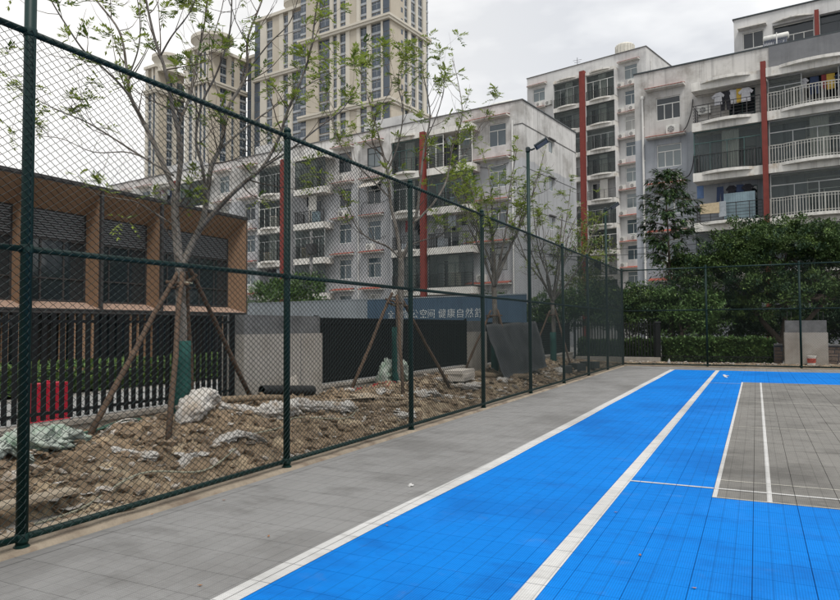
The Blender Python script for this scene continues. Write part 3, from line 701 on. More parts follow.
# trunk wraps and pole braces
def wrap_and_brace(base, h0, h1, top, feet, label, seed, r=.105, lean=0):
    rnd = random.Random(seed); B = Vector(base)
    wr = MB(); wr.tube([B+Vector((lean*(z-h0),lean*.2*(z-h0),z)) for z in (h0, h0+.25*(h1-h0), h0+.5*(h1-h0), h0+.75*(h1-h0), h1)], [r*1.06, r, r*1.05, r*.98, r*1.02], 12)
    tag(wr.build('trunk_wrap', 'wrap_green', smooth=True), 'green wrapping round the trunk of '+label, 'tree wrap', 'green trunk wraps')
    t = thing('tree_brace', 'wooden prop poles bracing '+label, 'tree brace', base, 0, 'pole braces of the young trees')
    tops = []
    for f in feet:
        f = Vector(f); d = (Vector((f.x-B.x, f.y-B.y, 0))).normalized(); tp = B+d*.17+Vector((0,0,top+.12*rnd.random())); tops.append(tp)
        e = (tp-f).normalized()
        pts = [f-e*.12-B]; 
        for q in (.25,.5,.75,1.0): pts.append(f+(tp-f)*q+rv(rnd)*.012-B)
        pts.append(tp+e*.12-B)
        MB().tube(pts, [.034,.034,.032,.031,.029,.028], 8).build('pole', 'brace_wood', t, smooth=True)
    n = len(tops)
    for i in range(n):
        a, b = tops[i], tops[(i+1) % n]; e = (b-a).normalized(); z = Vector((0,0,-.04-.02*i))
        MB().tube([a-e*.10+z-B, b+e*.10+z-B], .022, 7).build('cross_bar', 'brace_wood', t, smooth=True)
    MB().tube([Vector((.11*math.cos(a), .11*math.sin(a), top-.02)) for a in [6.283*i/10 for i in range(11)]], .012, 5).build('rope_tie', 'rope_pale', t)
sz_ = lambda x, y: soil_z(x, y)
def foot(x, y): return (x, y, soil_z(x, y))
wrap_and_brace((b1.x, b1.y, .0), .25, 1.34, 2.10, [foot(-6.5,5.1), foot(-5.85,5.6), foot(-6.77,8.1), foot(-6.95,7.1)], 'the tree nearest the brown clad building', 1, .104)
wrap_and_brace((-6.37, 11.93, .0), .2, 1.5, 1.95, [foot(-6.75,10.8), foot(-5.75,11.0), foot(-5.75,13.1), foot(-6.85,12.8)], 'the tree before the black pickets', 2, .094)
wrap_and_brace((-6.27, 17.3, .0), .1, 1.3, 1.8, [foot(-6.85,16.5), foot(-5.6,16.9), foot(-6.2,18.3)], 'the tree beside the leaning dark panel', 3)
wrap_and_brace((-6.2, 22.9, .0), .1, 1.3, 1.9, [foot(-6.85,22.1), foot(-5.5,22.4), foot(-5.9,24.0)], 'the tree near the court corner', 4)

def clump_crown(mbs, lobes, n_clump, n_leaf, lsz, rnd, inner=.35, droop=0.0):
    """leaf clumps spread over and through a union of ellipsoid lobes"""
    tot = sum(l[1].x*l[1].y+l[1].x*l[1].z for l in lobes)
    for c, r in lobes:
        m = int(n_clump*(r.x*r.y+r.x*r.z)/tot)
        for k in range(m):
            u = rv(rnd); 
            if u.z < -.55: u.z = -u.z*.4
            sh = 1.0-inner*rnd.random()**1.5; ctr = Vector((c.x+u.x*r.x*sh, c.y+u.y*r.y*sh, c.z+u.z*r.z*sh)) + rv(rnd)*.12
            if ctr.z < .15: continue
            cr_ = lsz*(1.5+1.5*rnd.random()); mb = mbs[0 if rnd.random() < .72 else 1]
            for q in range(n_leaf):
                d = (rv(rnd)+u*.7+Vector((0,0,.25-droop))); w_ = rv(rnd)*cr_*rnd.random()**.4; w_.z *= .6; p = ctr+w_
                leaf_quad(mb, p, d+rv(rnd)*.5, rv(rnd)*.6+Vector((0,0,1)), lsz*(.7+.6*rnd.random()), lsz*.5)
def bushy_tree(name, label, base, lobes, n_clump, n_leaf, lsz, seed, mats=('leaf_dark', 'leaf_deep'), trunks=None, group=None, cat='tree', stem_r=.14):
    rnd = random.Random(seed); t = thing(name, label, cat, base, 0, group); B = Vector(base)
    lo = [(Vector(c), Vector(r)) for c, r in lobes]
    tk = MB()
    for tr in (trunks or [[(0,0,-.05),(0,0,1.2)]]):
        pts = smooth_path([Vector(p) for p in tr], 4); tk.tube(pts, [stem_r*(1-.6*i/len(pts)) for i in range(len(pts))], 8)
        for c, r in lo: 
            e = Vector(tr[-1]); tk.tube(smooth_path([e, e+(c-e)*.5+rv(rnd)*.15, c]), [stem_r*.4*(1-.7*i/8) for i in range(9)], 6)
    tk.build('trunk' if cat == 'tree' else 'stem', 'twig', t, smooth=True)
    ms = (MB(), MB()); subs = []
    for c, r in lo:
        for k in range(int(5+5*(r.x*r.z))):
            u = rv(rnd); u.z = abs(u.z)*.9-.25; s_r = (.24+.16*rnd.random())*min(r.x, r.z)
            subs.append((Vector((c.x+u.x*r.x*.86, c.y+u.y*r.y*.86, c.z+u.z*r.z*.86)), Vector((s_r*1.25, s_r*1.2, s_r*.85))))
    clump_crown(ms, lo, int(n_clump*.30), n_leaf, lsz, rnd, .5); clump_crown(ms, subs, int(n_clump*.85), n_leaf, lsz, rnd, .2)
    for mb, m in zip(ms, mats):
        if mb.v: mb.build('crown' if cat == 'tree' else 'foliage', m, t)
    return t
bushy_tree('evergreen_tree', 'large dense dark evergreen tree with rounded crown behind the back pillar', (.9, 33.5, 0),
  [((-1.9,0,3.6),(2.4,2.3,1.9)), ((.3,-.2,4.6),(2.6,2.3,1.7)), ((2.5,.2,3.9),(2.4,2.2,1.8)), ((-.7,.3,5.0),(2.2,1.9,1.35)), ((-2.6,-.3,2.2),(1.6,1.6,1.2)), ((1.2,-.9,2.6),(2.6,1.7,1.2)), ((3.9,-.3,2.6),(1.7,1.7,1.4)), ((-.9,-.9,1.9),(1.6,1.2,.8))], 1350, 56, .13, 1, trunks=[[(0,0,-.05),(.1,0,1.0),(.3,.1,2.4)], [(.2,0,.6),(-.6,0,1.6),(-1.2,0,2.6)], [(.2,0,.7),(1.0,0,1.6),(1.9,.1,2.7)]])
bushy_tree('evergreen_tree', 'dark evergreen tree beside the large one, its crown reaching the balconies', (6.4, 34.5, 0), [((0,0,3.6),(2.6,2.4,2.3)), ((1.6,.3,4.5),(2.0,2.0,1.6)), ((-1.2,-.5,2.3),(1.7,1.5,1.2))], 520, 56, .13, 2, trunks=[[(0,0,-.05),(.1,0,1.2),(0,.1,2.6)]])
bushy_tree('evergreen_bush', 'tall dark bush behind the picket fence at the court corner', (-5.6, 32.0, 0), [((0,0,1.9),(1.5,1.3,1.5)), ((.7,-.2,2.4),(1.1,1.0,1.2)), ((-.9,0,2.4),(1.1,1.1,1.2))], 320, 46, .125, 3, cat='bush')
bushy_tree('evergreen_bush', 'tall dark bush behind the young tree near the court corner', (-8.4, 31.6, 0), [((0,0,1.7),(1.5,1.3,1.7)), ((-1.5,.4,1.3),(1.3,1.1,1.3)), ((1.0,.2,2.2),(1.1,1.1,1.2))], 320, 46, .125, 4, cat='bush')
bushy_tree('evergreen_bush', 'dark green bush at the end of the blue hoarding', (-11.3, 31.2, 0), [((0,0,1.5),(1.1,1.0,1.6)), ((-.3,.2,2.4),(.8,.8,.9))], 230, 24, .15, 14, cat='bush')
bushy_tree('evergreen_bush', 'lower dark bush with loose leaves behind the clipped hedge', (-2.9, 31.6, 0), [((0,0,1.5),(1.3,1.0,1.0)), ((.9,.3,2.1),(1.1,1.0,1.0)), ((-.6,.3,2.4),(.9,.8,.8))], 300, 22, .16, 5, ('leaf_hedge', 'leaf_dark'), cat='bush')
bushy_tree('olive_tree', 'loose olive green tree rising between the dark bush and the large evergreen', (-3.1, 34.2, 0), [((0,0,3.6),(1.0,.9,.9)), ((1.0,.2,4.2),(.9,.8,.8)), ((-.9,.2,4.3),(.7,.7,.6))], 120, 14, .15, 6, ('leaf_olive', 'leaf_hedge'), trunks=[[(0,0,-.05),(.05,0,1.5),(.1,0,3.0)]], stem_r=.07)
bushy_tree('olive_tree', 'feathery olive green tree in the gap between the apartment blocks', (-8.0, 36.5, 0), [((0,0,3.6),(1.2,1.1,1.3)), ((.6,.2,5.2),(.9,.8,1.3)), ((-.6,0,5.6),(.8,.7,1.1)), ((.1,0,6.6),(.6,.6,.8))], 230, 12, .15, 7, ('leaf_olive', 'leaf_hedge'), trunks=[[(0,0,-.05),(.1,0,2),(0,0,4.5)]], stem_r=.07)
bushy_tree('leafy_tree', 'green leafy tree peeping past the corner of the brown clad building', (-27.5, 35.5, 0), [((0,0,3.1),(2.2,2,1.7)), ((1.4,.3,4.0),(1.6,1.5,1.2)), ((2.6,.2,2.6),(1.3,1.3,1.2))], 330, 20, .2, 8, ('leaf_hedge', 'leaf_dark'))
for k, (x, y, h, lab) in enumerate(((-1.2,37.5,1.5,'dark bush in the shade left behind the large evergreen'),(1.8,38,1.6,'dark bush in the shade straight behind the large evergreen trunk'),(4.6,38,1.6,'dark bush in the shade between the two evergreens'),(7.8,38,1.6,'dark bush in the shade behind the second evergreen'))):
    bushy_tree('evergreen_bush', lab, (x, y, 0), [((0,0,h*.75),(1.7,.9,h)), ((1.0,.1,h*.9),(1.1,.8,h))], 260, 22, .17, 40+k, ('leaf_deep', 'leaf_dark'), cat='bush')
bushy_tree('evergreen_bush', 'dark bush at the foot of the slender layered tree', (-4.6, 34.6, 0), [((0,0,1.5),(1.5,1.0,1.6)), ((1.4,.2,1.4),(1.3,.9,1.5)), ((.5,0,2.4),(1.1,.9,.9))], 330, 40, .13, 60, cat='bush')
# slender tree with drooping layers of dark leaves
def layered_tree(base):
    rnd = random.Random(9); t = thing('layered_tree', 'slender tree with a tall oval of drooping dark leaves before the drainpipe', 'tree', base)
    MB().tube(smooth_path([Vector((0,0,-.05)), Vector((.05,0,2)), Vector((.02,.05,4.4)), Vector((-.05,0,6.8)), Vector((-.12,0,8.0))]), [.085*(1-.05*i) for i in range(17)], 8).build('trunk', 'twig', t, smooth=True)
    ms = (MB(), MB()); lb = MB()
    for k in range(143):
        z = 4.3+4.1*(k//11)/12.0+.06*rnd.random(); f = (z-4.3)/4.1; r = (.55+1.05*math.sin(math.pi*min(1, f*.86+.12)))*(.55+.45*rnd.random()); a = rnd.random()*6.283
        p0 = Vector((-.05, 0, z)); p1 = Vector((math.cos(a)*r, math.sin(a)*r, z+.12+.1*rnd.random()))
        lb.tube([p0, p0+(p1-p0)*.5+Vector((0,0,.12)), p1], [.014, .01, .006], 5)
        for q in range(9):
            b = p0+(p1-p0)*(.35+.65*rnd.random()); d = Vector((math.cos(a)*.7, math.sin(a)*.7, -.35))+rv(rnd)*.4
            for s in range(4): leaf_quad(ms[rnd.random() < .5], b+d*.07*s+rv(rnd)*.05, d+rv(rnd)*.35, Vector((0,0,1)), .24, .08)
    for k in range(14):
        z = 2.9+1.2*rnd.random(); a = rnd.random()*6.283; r = .5+.6*rnd.random(); p1 = Vector((math.cos(a)*r, math.sin(a)*r, z+.15)); lb.tube([Vector((0,0,z)), p1], [.012,.005], 5)
        for q in range(16): leaf_quad(ms[0], p1+rv(rnd)*.15-p1*.25*rnd.random(), Vector((math.cos(a), math.sin(a), -.6))+rv(rnd)*.5, Vector((0,0,1)), .25, .09)
    lb.build('branches', 'twig', t); ms[0].build('crown', 'leaf_deep', t); ms[1].build('crown', 'leaf_dark', t)
layered_tree((-3.52, 33.0, 0))
# clipped hedges
def hedge(name, label, x0, y0, x1, y1, h, n, lsz, seed):
    rnd = random.Random(seed); t = thing(name, label, 'hedge', ((x0+x1)/2, (y0+y1)/2, 0)); a, b = (x1-x0)/2, (y1-y0)/2; ms = (MB(), MB())
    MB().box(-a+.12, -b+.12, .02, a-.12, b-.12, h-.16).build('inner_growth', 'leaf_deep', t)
    for k in range(n):
        f = rnd.random(); p = Vector((rnd.uniform(-a, a), rnd.uniform(-b, b), h*rnd.random()))
        if f < .5: p.y = -b*(1-.12*rnd.random())
        elif f < .85: p.z = h*(1-.16*rnd.random())
        else: p.x = a*rnd.choice((-1, 1))
        p.z *= 1+.20*fbm((p.x+x0)*1.6, (p.y+y0)*1.6, seed); p.y += .16*fbm(p.x*2.2, p.z*3, seed)
        for q in range(3): leaf_quad(ms[rnd.random() < .35], p+rv(rnd)*.05, rv(rnd)+Vector((0,-.4,.5)), Vector((0,0,1))+rv(rnd)*.5, lsz*(.7+.6*rnd.random()), lsz*.55)
    ms[0].build('foliage', 'leaf_hedge', t); ms[1].build('foliage', 'leaf_dark', t)
hedge('clipped_hedge', 'clipped green hedge standing along the dirt beyond the far fence', -3.45, 29.7, .55, 30.7, .92, 5200, .14, 2)
hedge('clipped_hedge', 'clipped hedge behind the picket fence at the court corner', -7.0, 29.9, -3.75, 30.7, .85, 3000, .11, 3)
def long_hedge():
    rnd = random.Random(6); t = thing('low_hedge', 'low green hedge along the foot of the brown clad building', 'hedge', (-15.2, 7, 0)); ms = (MB(), MB())
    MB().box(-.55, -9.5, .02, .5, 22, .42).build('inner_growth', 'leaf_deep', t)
    for k in range(9000):
        y = -9.5+31.5*rnd.random(); f = rnd.random(); p = Vector((.6-.1*rnd.random(), y, .62*rnd.random())) if f < .5 else Vector((rnd.uniform(-.6,.6), y, .6*(1+.15*fbm(y*1.5, 2))))
        for q in range(2): leaf_quad(ms[rnd.random() < .4], p+rv(rnd)*.05, rv(rnd)+Vector((.3,0,.6)), Vector((0,0,1))+rv(rnd)*.5, .11+.06*rnd.random(), .06)
    ms[0].build('foliage', 'leaf_hedge', t); ms[1].build('foliage', 'leaf_young_dark', t)
long_hedge()

# ------------------------------------------------------------------ things lying on the soil
def gz(x, y, dz=0): return Vector((x, y, soil_z(x, y)+dz))
def crumple(name, label, cat, path, width, m, seed, thick=.09, group=None, amp=1.0):
    """a crumpled sheet or sack: a flattened tube along a path with deep random folds"""
    pts = smooth_path([Vector(p) for p in path], 20); n = len(pts); seg = 56; mb = MB(); B = pts[0].copy()
    for i, p in enumerate(pts):
        t = (pts[min(i+1, n-1)]-pts[max(i-1, 0)]).normalized(); s = t.cross(Vector((0,0,1))); s.normalize()
        e = min(1, min(i, n-1-i)/7)**.6; wdt = width[min(len(width)-1, int(i/n*len(width)))] if hasattr(width, '__len__') else width
        wv = wdt*(.35+.65*e)
        for j in range(seg):
            a = 2*math.pi*j/seg; f = 1+amp*(.40*fbm(p.x*5+math.cos(a)*1.3, p.y*5+math.sin(a)*1.3, seed, 3)+.55*(abs(noise.noise(Vector((p.x*11+math.cos(a)*3.2, p.y*11, seed+math.sin(a)*3.2))))-.15)+.30*(abs(noise.noise(Vector((p.x*26+math.cos(a)*6, p.y*26, seed+math.sin(a)*6))))-.15))
            q = p + s*math.cos(a)*wv*.5*f + Vector((0,0,1))*(math.sin(a)*thick*f*(.5+.6*e)+thick*.35)
            mb.v.append(tuple(q-B))
    for i in range(n-1):
        for j in range(seg): q = i*seg; k = (j+1) % seg; mb.f.append((q+j, q+k, q+seg+k, q+seg+j))
    mb.f.append(tuple(range(seg))[::-1]); mb.f.append(tuple((n-1)*seg+j for j in range(seg)))
    return tag(mb.build(name, m, None, B, True), label, cat, group)
crumple('white_sack', 'bulging white woven sack beside the prop pole of the pale forked tree', 'sack', [gz(-6.28,6.18,.0), gz(-6.28,6.36,.06), gz(-6.30,6.62,.05), gz(-6.34,6.85,.0)], (.24,.40,.34,.16), 'sack_white', 1, .12, amp=.7)
crumple('white_cloth', 'twisted strip of white cloth trailing from the white sack', 'cloth', [gz(-6.34,6.8,.02), gz(-6.25,7.05,.03), gz(-6.2,7.3,.02), gz(-6.08,7.5,.02)], .11, 'sack_white', 5, .05)
crumple('white_cloth', 'crumpled white cloth heap beside the black corrugated pipe', 'cloth', [gz(-6.1,7.45,.02), gz(-5.98,7.75,.04), gz(-5.95,8.1,.03)], (.22,.34,.2), 'sack_white', 9, .09, amp=1.4)
crumple('white_cloth', 'knotted white cloth draped over the long timber pole', 'cloth', [gz(-6.05,8.0,.05), gz(-5.9,8.4,.06), gz(-5.75,8.75,.03), gz(-5.6,9.1,.02)], .20, 'sack_white', 13, .07, amp=1.4)
crumple('white_cloth', 'dirty white cloth trodden into the soil close to the fence', 'cloth', [gz(-5.55,6.0,0), gz(-5.5,6.35,.02), gz(-5.4,6.7,.01)], .2, 'sack_white', 17, .035, amp=1.4)
crumple('white_cloth', 'pale cloth bundle heaped behind the wrapped tree before the pickets', 'cloth', [gz(-6.75,11.9,.05), gz(-6.6,12.2,.14), gz(-6.5,12.5,.05)], .4, 'tarp_pale', 23, .22, amp=1.2)
crumple('white_cloth', 'white rag lying on the rubble between the foam blocks and fence', 'cloth', [gz(-5.5,11.2,.01), gz(-5.6,11.6,.03), gz(-5.5,12.1,.01)], .28, 'sack_white', 29, .05, amp=1.4)
crumple('white_cloth', 'grey white plastic sheet half buried among the rubble', 'cloth', [gz(-5.8,13.4,.02), gz(-5.6,13.9,.04), gz(-5.7,14.5,.01)], .3, 'sack_white', 31, .05, amp=1.4)
crumple('green_tarp', 'crumpled pale green tarpaulin lying on the soil by the red barrier', 'tarpaulin', [gz(-6.45,4.15,.0), gz(-6.40,4.45,.04), gz(-6.5,4.8,.05), gz(-6.68,5.0,.0)], (.24,.40,.34,.24), 'tarp_pale', 3, .09, amp=1.9)
crumple('green_tarp', 'flattened scrap of pale green tarpaulin beside the crumpled one', 'tarpaulin', [gz(-6.15,3.65,.01), gz(-6.2,3.95,.04), gz(-6.1,4.2,.01)], .3, 'tarp_pale', 4, .05, amp=1.5)
for k, (x, y, w_, dx) in enumerate(((-5.9,4.9,.16,.2),(-5.3,5.2,.10,-.15),(-6.6,9.9,.18,.25),(-5.9,10.4,.16,-.2),(-5.2,9.6,.14,.2),(-6.2,13.4,.2,.2),(-5.4,15.4,.22,-.2),(-5.9,18.6,.25,.3),(-5.3,20.3,.22,-.2))):
    crumple('dirty_rag', ('dirty rag near the crumpled tarpaulin','small dirty rag close to the fence footing','dirty white rag between the pipe and pickets','dirty white rag near the red netting','grey white rag beside the thin cane','dirty rag before the foam stack','dirty rag among rubble before the short log','grey rag in the rubble past the leaning sheet','dirty rag near the dark boxes')[k], 'rag', [gz(x,y,.0), gz(x+dx*.5,y+.22,.02), gz(x+dx,y+.42,.0)], w_, 'sack_white', 50+k, .035, None, 1.6)
def hose(name, label, cat, pts, r, m, n=7, dz=.02):
    P = smooth_path([gz(x, y, r+dz+z) for x, y, z in pts], 6); B = P[0].copy()
    return tag(MB().tube([p-B for p in P], r, n).build(name, m, None, B, True), label, cat)
# the black corrugated drain pipe
pp = [gz(-6.55,8.05,.10), gz(-6.48,9.25,.10)]; B = pp[0].copy(); dd = (pp[1]-pp[0])
t = thing('drain_pipe', 'short length of black corrugated drain pipe lying before the wide pillar', 'pipe', B)
mb = MB(); K = 70
mb.tube([dd*(k/K) for k in range(K+1)], [.074+.007*(1 if k % 2 else -1) for k in range(K+1)], 14, cap=False)
mb.tube([dd*(1-k/10) for k in range(11)], .062, 14, cap=False); mb.build('pipe_wall', 'pipe_black', t, smooth=True)
lg = [gz(-6.55,7.1,.05), gz(-6.3,8.2,.08), gz(-5.85,9.3,.06), gz(-5.35,10.1,.05)]
B = lg[0].copy(); tag(MB().tube([p-B for p in smooth_path(lg, 4)], [.050-.0012*i for i in range(13)], 9).build('timber_pole', 'log_wood', None, B, True), 'long timber pole lying across the soil past the fence post', 'pole')
B = gz(-6.3,15.6,.08); tag(MB().tube([Vector((0,0,0)), gz(-5.75,16.15,.08)-B, gz(-5.3,17.2,.07)-B], [.075,.072,.068], 9).build('timber_log', 'log_wood', None, B, True), 'short brown log lying below the leaning dark panel', 'log')
hose('green_hose', 'bundle strand of dark green hose curving past the prop pole', 'hose', [(-6.9,4.9,.02),(-6.85,5.3,.05),(-6.8,5.8,.03),(-6.9,6.3,.0)], .016, 'hose_green')
hose('green_hose', 'dark green hose lying along the foot of the low wall', 'hose', [(-6.95,4.4,.01),(-6.9,5.0,.06),(-6.72,5.6,.04),(-6.75,6.2,.01)], .014, 'hose_green')
hose('pale_hose', 'thin pale green hose snaking along the fence footing', 'hose', [(-5.15,3.2,0),(-5.1,3.9,0),(-5.15,4.6,.01),(-5.05,5.3,0),(-5.15,5.9,.0)], .010, 'rope_pale')
hose('pale_rope', 'pale rope curling over the soil beside the long timber pole', 'rope', [(-5.5,6.5,0),(-5.4,7.1,.02),(-5.75,7.8,.02),(-5.4,8.5,.01),(-5.6,9.2,.01)], .009, 'rope_pale')
hose('bamboo_cane', 'thin pale cane lying over the soil near the second tree', 'cane', [(-6.0,9.0,.05),(-5.7,10.0,.03),(-5.3,11.0,.02)], .011, 'plank_pale')
hose('pink_rope', 'looped pale pink rope lying by the prop pole', 'rope', [(-6.6,5.35,.0),(-6.45,5.5,.03),(-6.5,5.75,.02),(-6.65,5.7,.01),(-6.6,5.45,.03)], .010, 'sack_white')
# red netting
nt_ = MB(); rn = random.Random(3); B = gz(-6.45,11.0)
for k in range(26):
    a = Vector((-6.45+rn.uniform(-.22,.22), 11.0+rn.uniform(-.75,.65), 0)); b = a+Vector((rn.uniform(-.2,.2), rn.uniform(-.35,.35), 0)); m_ = (a+b)/2+Vector((rn.uniform(-.1,.1), rn.uniform(-.1,.1), 0))
    nt_.tube([Vector((q.x, q.y, soil_z(q.x, q.y)+.015+.03*rn.random()))-B for q in (a, m_, b)], .007, 4)
tag(nt_.build('red_netting', 'red_net', None, B), 'tangled red plastic netting on the soil before the black pickets', 'netting')
# plank over the hole beside the lamp post
A_, E_ = gz(-5.35,2.5,.0), gz(-5.20,3.95,.0); A_.z, E_.z = .135, .145; dv = (E_-A_).normalized(); sv = dv.cross(Vector((0,0,1))).normalized(); M_ = Matrix((dv, sv, dv.cross(sv)*-1)).transposed()
tag(MB().obox((0,0,0), ((E_-A_).length, .17, .032), M_).build('plank', 'plank_pale', None, (A_+E_)/2), 'pale plank bridging a dark hole in the soil at the lamp post', 'plank')
tag(MB().obox((0,0,0), (1.3,.10,.028), Matrix.Rotation(rad(84), 3, 'Z')).build('plank', 'plank_pale', None, (-4.80,3.5,.018)), 'narrow pale board lying flat on the fence footing', 'plank')
tag(MB().obox((0,0,0), (.42,.30,.018), Matrix.Rotation(rad(70), 3, 'Z') @ Matrix.Rotation(rad(8), 3, 'X')).build('wood_offcut', 'plank_pale', None, gz(-5.9,9.9,.03)), 'small wooden board lying on the soil past the pipe', 'board')
# foam slabs
for k, (dx, dy, r_) in enumerate(((0,0,8),(.02,.03,11),(-.02,.0,6))):
    o = MB().obox((0,0,0), (.42,1.0,.075), Matrix.Rotation(rad(r_), 3, 'Z')).build('foam_slab', 'foam', None, gz(-6.05,14.4,0)); o.location = Vector((-6.05+dx, 14.4+dy, soil_z(-6.05,14.4)+.07+.077*k))
    tag(o, ('bottom', 'middle', 'top')[k]+' slab of the pale foam stack behind the fence', 'foam slab')
tag(MB().lathe([(.10,0),(.14,.20),(.15,.205),(.15,.22),(.135,.22),(.10,.03)], 14).build('grey_pail', 'board_grey', None, gz(-6.7,15.9,.0)), 'small grey pail standing on the soil by the narrow pillar', 'pail')
tag(MB().obox((0,0,0), (.03,.28,.42), Matrix.Rotation(rad(20), 3, 'X')).build('white_board', 'foam', None, (-6.80,9.15,soil_z(-6.80,9.15)+.2)), 'white broken board leaning against the wide pillar', 'board')
# dark sheet leaning at the third tree
BL, BR = atX(505.4,378.5,-5.50), atX(548,366.5,-5.50); TL, TR = atX(486.5,324.4,-5.98), atX(535,321.5,-5.98)
nrm = (BR-BL).cross(TL-BL).normalized()*-.014
dm = MB(); O_ = BL.copy(); nu, nv_ = 20, 14
for sgn in (0, 1):
    for a in range(nv_+1):
        for b in range(nu+1):
            u, v = b/nu, a/nv_; p = (BL*(1-u)+BR*u)*(1-v)+(TL*(1-u)+TR*u)*v - O_
            dm.v.append(tuple(p+nrm*sgn+nrm.normalized()*(.040*math.sin(u*15+v*3)+.04*fbm(u*3, v*3, 4))))
g_ = (nu+1)*(nv_+1)
for a in range(nv_):
    for b in range(nu): n = a*(nu+1)+b; dm.f += [(n, n+1, n+nu+2, n+nu+1), (g_+n, g_+n+nu+1, g_+n+nu+2, g_+n+1)]
for a in range(nv_):
    for b in (0, nu): n = a*(nu+1)+b; dm.f.append((n, n+nu+1, g_+n+nu+1, g_+n))
for b in range(nu):
    for a in (0, nv_): n = a*(nu+1)+b; dm.f.append((n, n+1, g_+n+1, g_+n))
tag(dm.build('leaning_sheet', 'panel_dark', None, O_, True), 'large rippled dark sheet leaning askew at the third tree', 'sheet')
gbA = atX(536,352,-6.5); M_ = Matrix.Rotation(rad(-10), 3, 'Y')
t = thing('grey_board', 'grey board with a red strip leaning behind the dark sheet panel', 'board', (-6.62, 21.3, soil_z(-6.62,21.3)))
MB().obox((0,0,.62), (.03,1.9,1.28), M_).build('sheet', 'board_grey', t); MB().obox((.03,-.45,1.18), (.012,.7,.12), M_).build('red_strip', 'barrier_red', t)
for k, (px, py) in enumerate(((566,372),(577,370),(590,368))):
    g = ground_hit(px, py); g.x = min(g.x, -4.95)
    tag(MB().obox((0,0,0), (.32,.55,.22), Matrix.Rotation(rad(20+25*k), 3, 'Z')).build('dark_crate', 'panel_dark', None, g+Vector((0,0,.08))), ('dark box half sunk in the rubble near the last lamp post', 'dark box between two others in the rubble near the corner', 'dark box in the rubble nearest the court corner')[k], 'box')
# litter: torn scraps and sticks too small to tell apart
rl = random.Random(12); sc_, sk_ = MB(), MB()
for k in range(1100):
    x = WX+.15+2.05*rl.random(); y = 2.2+23*rl.random()**1.2
    if fbm(x*1.3, y*.9, 41) < .02: continue
    c = gz(x, y, .012); a = rl.random()*6.28; r = .018+.11*rl.random()**2.4; n = len(sc_.v); m = rl.randint(5, 7)
    sc_.v.append(tuple(c+Vector((0,0,.02*rl.random())))); 
    for q in range(m): b = a+6.283*q/m; rr2 = r*(.5+.8*rl.random()); sc_.v.append(tuple(c+Vector((math.cos(b)*rr2, math.sin(b)*rr2*.6, .045*rl.random()-.008))))
    for q in range(m): sc_.f.append((n, n+1+q, n+1+(q+1) % m))
for k in range(320):
    x = WX+.15+2.05*rl.random(); y = 2.2+23*rl.random()**1.3; a = rl.random()*6.28; L_ = .08+.35*rl.random()**2; p = gz(x, y, .015)
    q = Vector((x+math.cos(a)*L_, y+math.sin(a)*L_, 0)); q.z = soil_z(q.x, q.y)+.02; m = (p+q)/2+rv(rl)*.02; sk_.tube([p, m, q], [.006,.005,.003], 4)
stuff(tag(sc_.build('plastic_scraps', 'sack_white'), 'torn scraps of dirty white plastic strewn over the soil bed', 'litter'))
stuff(tag(sk_.build('dry_sticks', 'log_wood'), 'dry sticks and twigs scattered over the soil bed', 'sticks'))
# red water barrier beyond the pickets
t = thing('water_barrier', 'red plastic water filled barrier on the path behind the pickets', 'barrier', (-8.55, 6.08, 0))
mb = MB()
prof = [(-.22,.02),(.22,.02),(.22,.16),(.13,.30),(.11,.78),(-.11,.78),(-.13,.30),(-.22,.16)]
n = len(mb.v)
for y in (-.24, .24): mb.v += [(x, y, z) for x, z in prof]
mb.f += [tuple(range(8)), tuple(range(15, 7, -1))]+[(k, 8+k, 8+(k+1) % 8, (k+1) % 8) for k in range(8)]
mb.build('barrier_body', 'barrier_red', t)
for y in (-.17, -.06, .06, .17): MB().box(.112, y-.028, .32, .128, y+.028, .74).build('rib', 'barrier_red', t)
MB().lathe([(.05,0),(.05,.03)], 10, (0,0,.781)).build('filler_cap', 'barrier_red', t)
# bucket and paper at the back
t = thing('paint_bucket', 'white paint bucket with a red label at the foot of the back pillar', 'bucket', (1.75, 28.25, .06))
MB().lathe([(.12,0),(.15,.30),(.16,.30),(.16,.33),(.145,.33),(.13,.25)], 16).build('pail', 'bucket', t); MB().lathe([(.1295,.075),(.1475,.24)], 16).build('label_band', 'bucket_label', t)
MB().tube([(-.16,0,.31),(-.12,-.1,.2),(0,-.17,.12),(.12,-.1,.2),(.16,0,.31)], .005, 4).build('handle', 'rail_dark', t)
tag(MB().tube([Vector((0,0,0)), Vector((0,0,.10)), Vector((.01,0,.17))], [.07,.035,.006], 8).build('white_cone', 'paper', None, (-3.05, 28.0, .06)), 'small white cone of paper standing on the dirt before the hedge', 'paper')
g = at(725,377,1); d = (g-CAM); g = CAM+d*((.012-1.5)/d.z)
def scrap(name, label, g, r, m, seed):
    rnd = random.Random(seed); mb = MB(); lump(mb, (0,0,0), r, rnd, .55); lump(mb, (r*.9,r*.3,0), r*.7, rnd, .5); tag(mb.build(name, m, None, g+Vector((0,0,r*.4))), label, 'litter')
scrap('paper_scrap', 'crumpled white paper on the far blue strip of the court', g, .07, 'paper', 1)
def on_court(px, py): d = at(px, py, 1)-CAM; return CAM+d*((.004-1.5)/d.z)
scrap('paper_scrap', 'small white scrap of paper on the grey court edge', on_court(410,486), .022, 'paper', 2)
for k, (px, py) in enumerate(((222,500),(268,537),(203,585),(614,512),(640,556),(697,588),(386,525),(150,515))):
    mb = MB(); rnd = random.Random(k); leaf_quad(mb, Vector((0,0,.004)), Vector((math.cos(k*2), math.sin(k*2), .12)), Vector((0,0,1)), .035 if k else .05, .02)
    tag(mb.build('fallen_leaf', 'dead_leaf', None, on_court(px, py)), 'small brown dead leaf lying on the court tiles', 'leaf', 'dead leaves on the court')

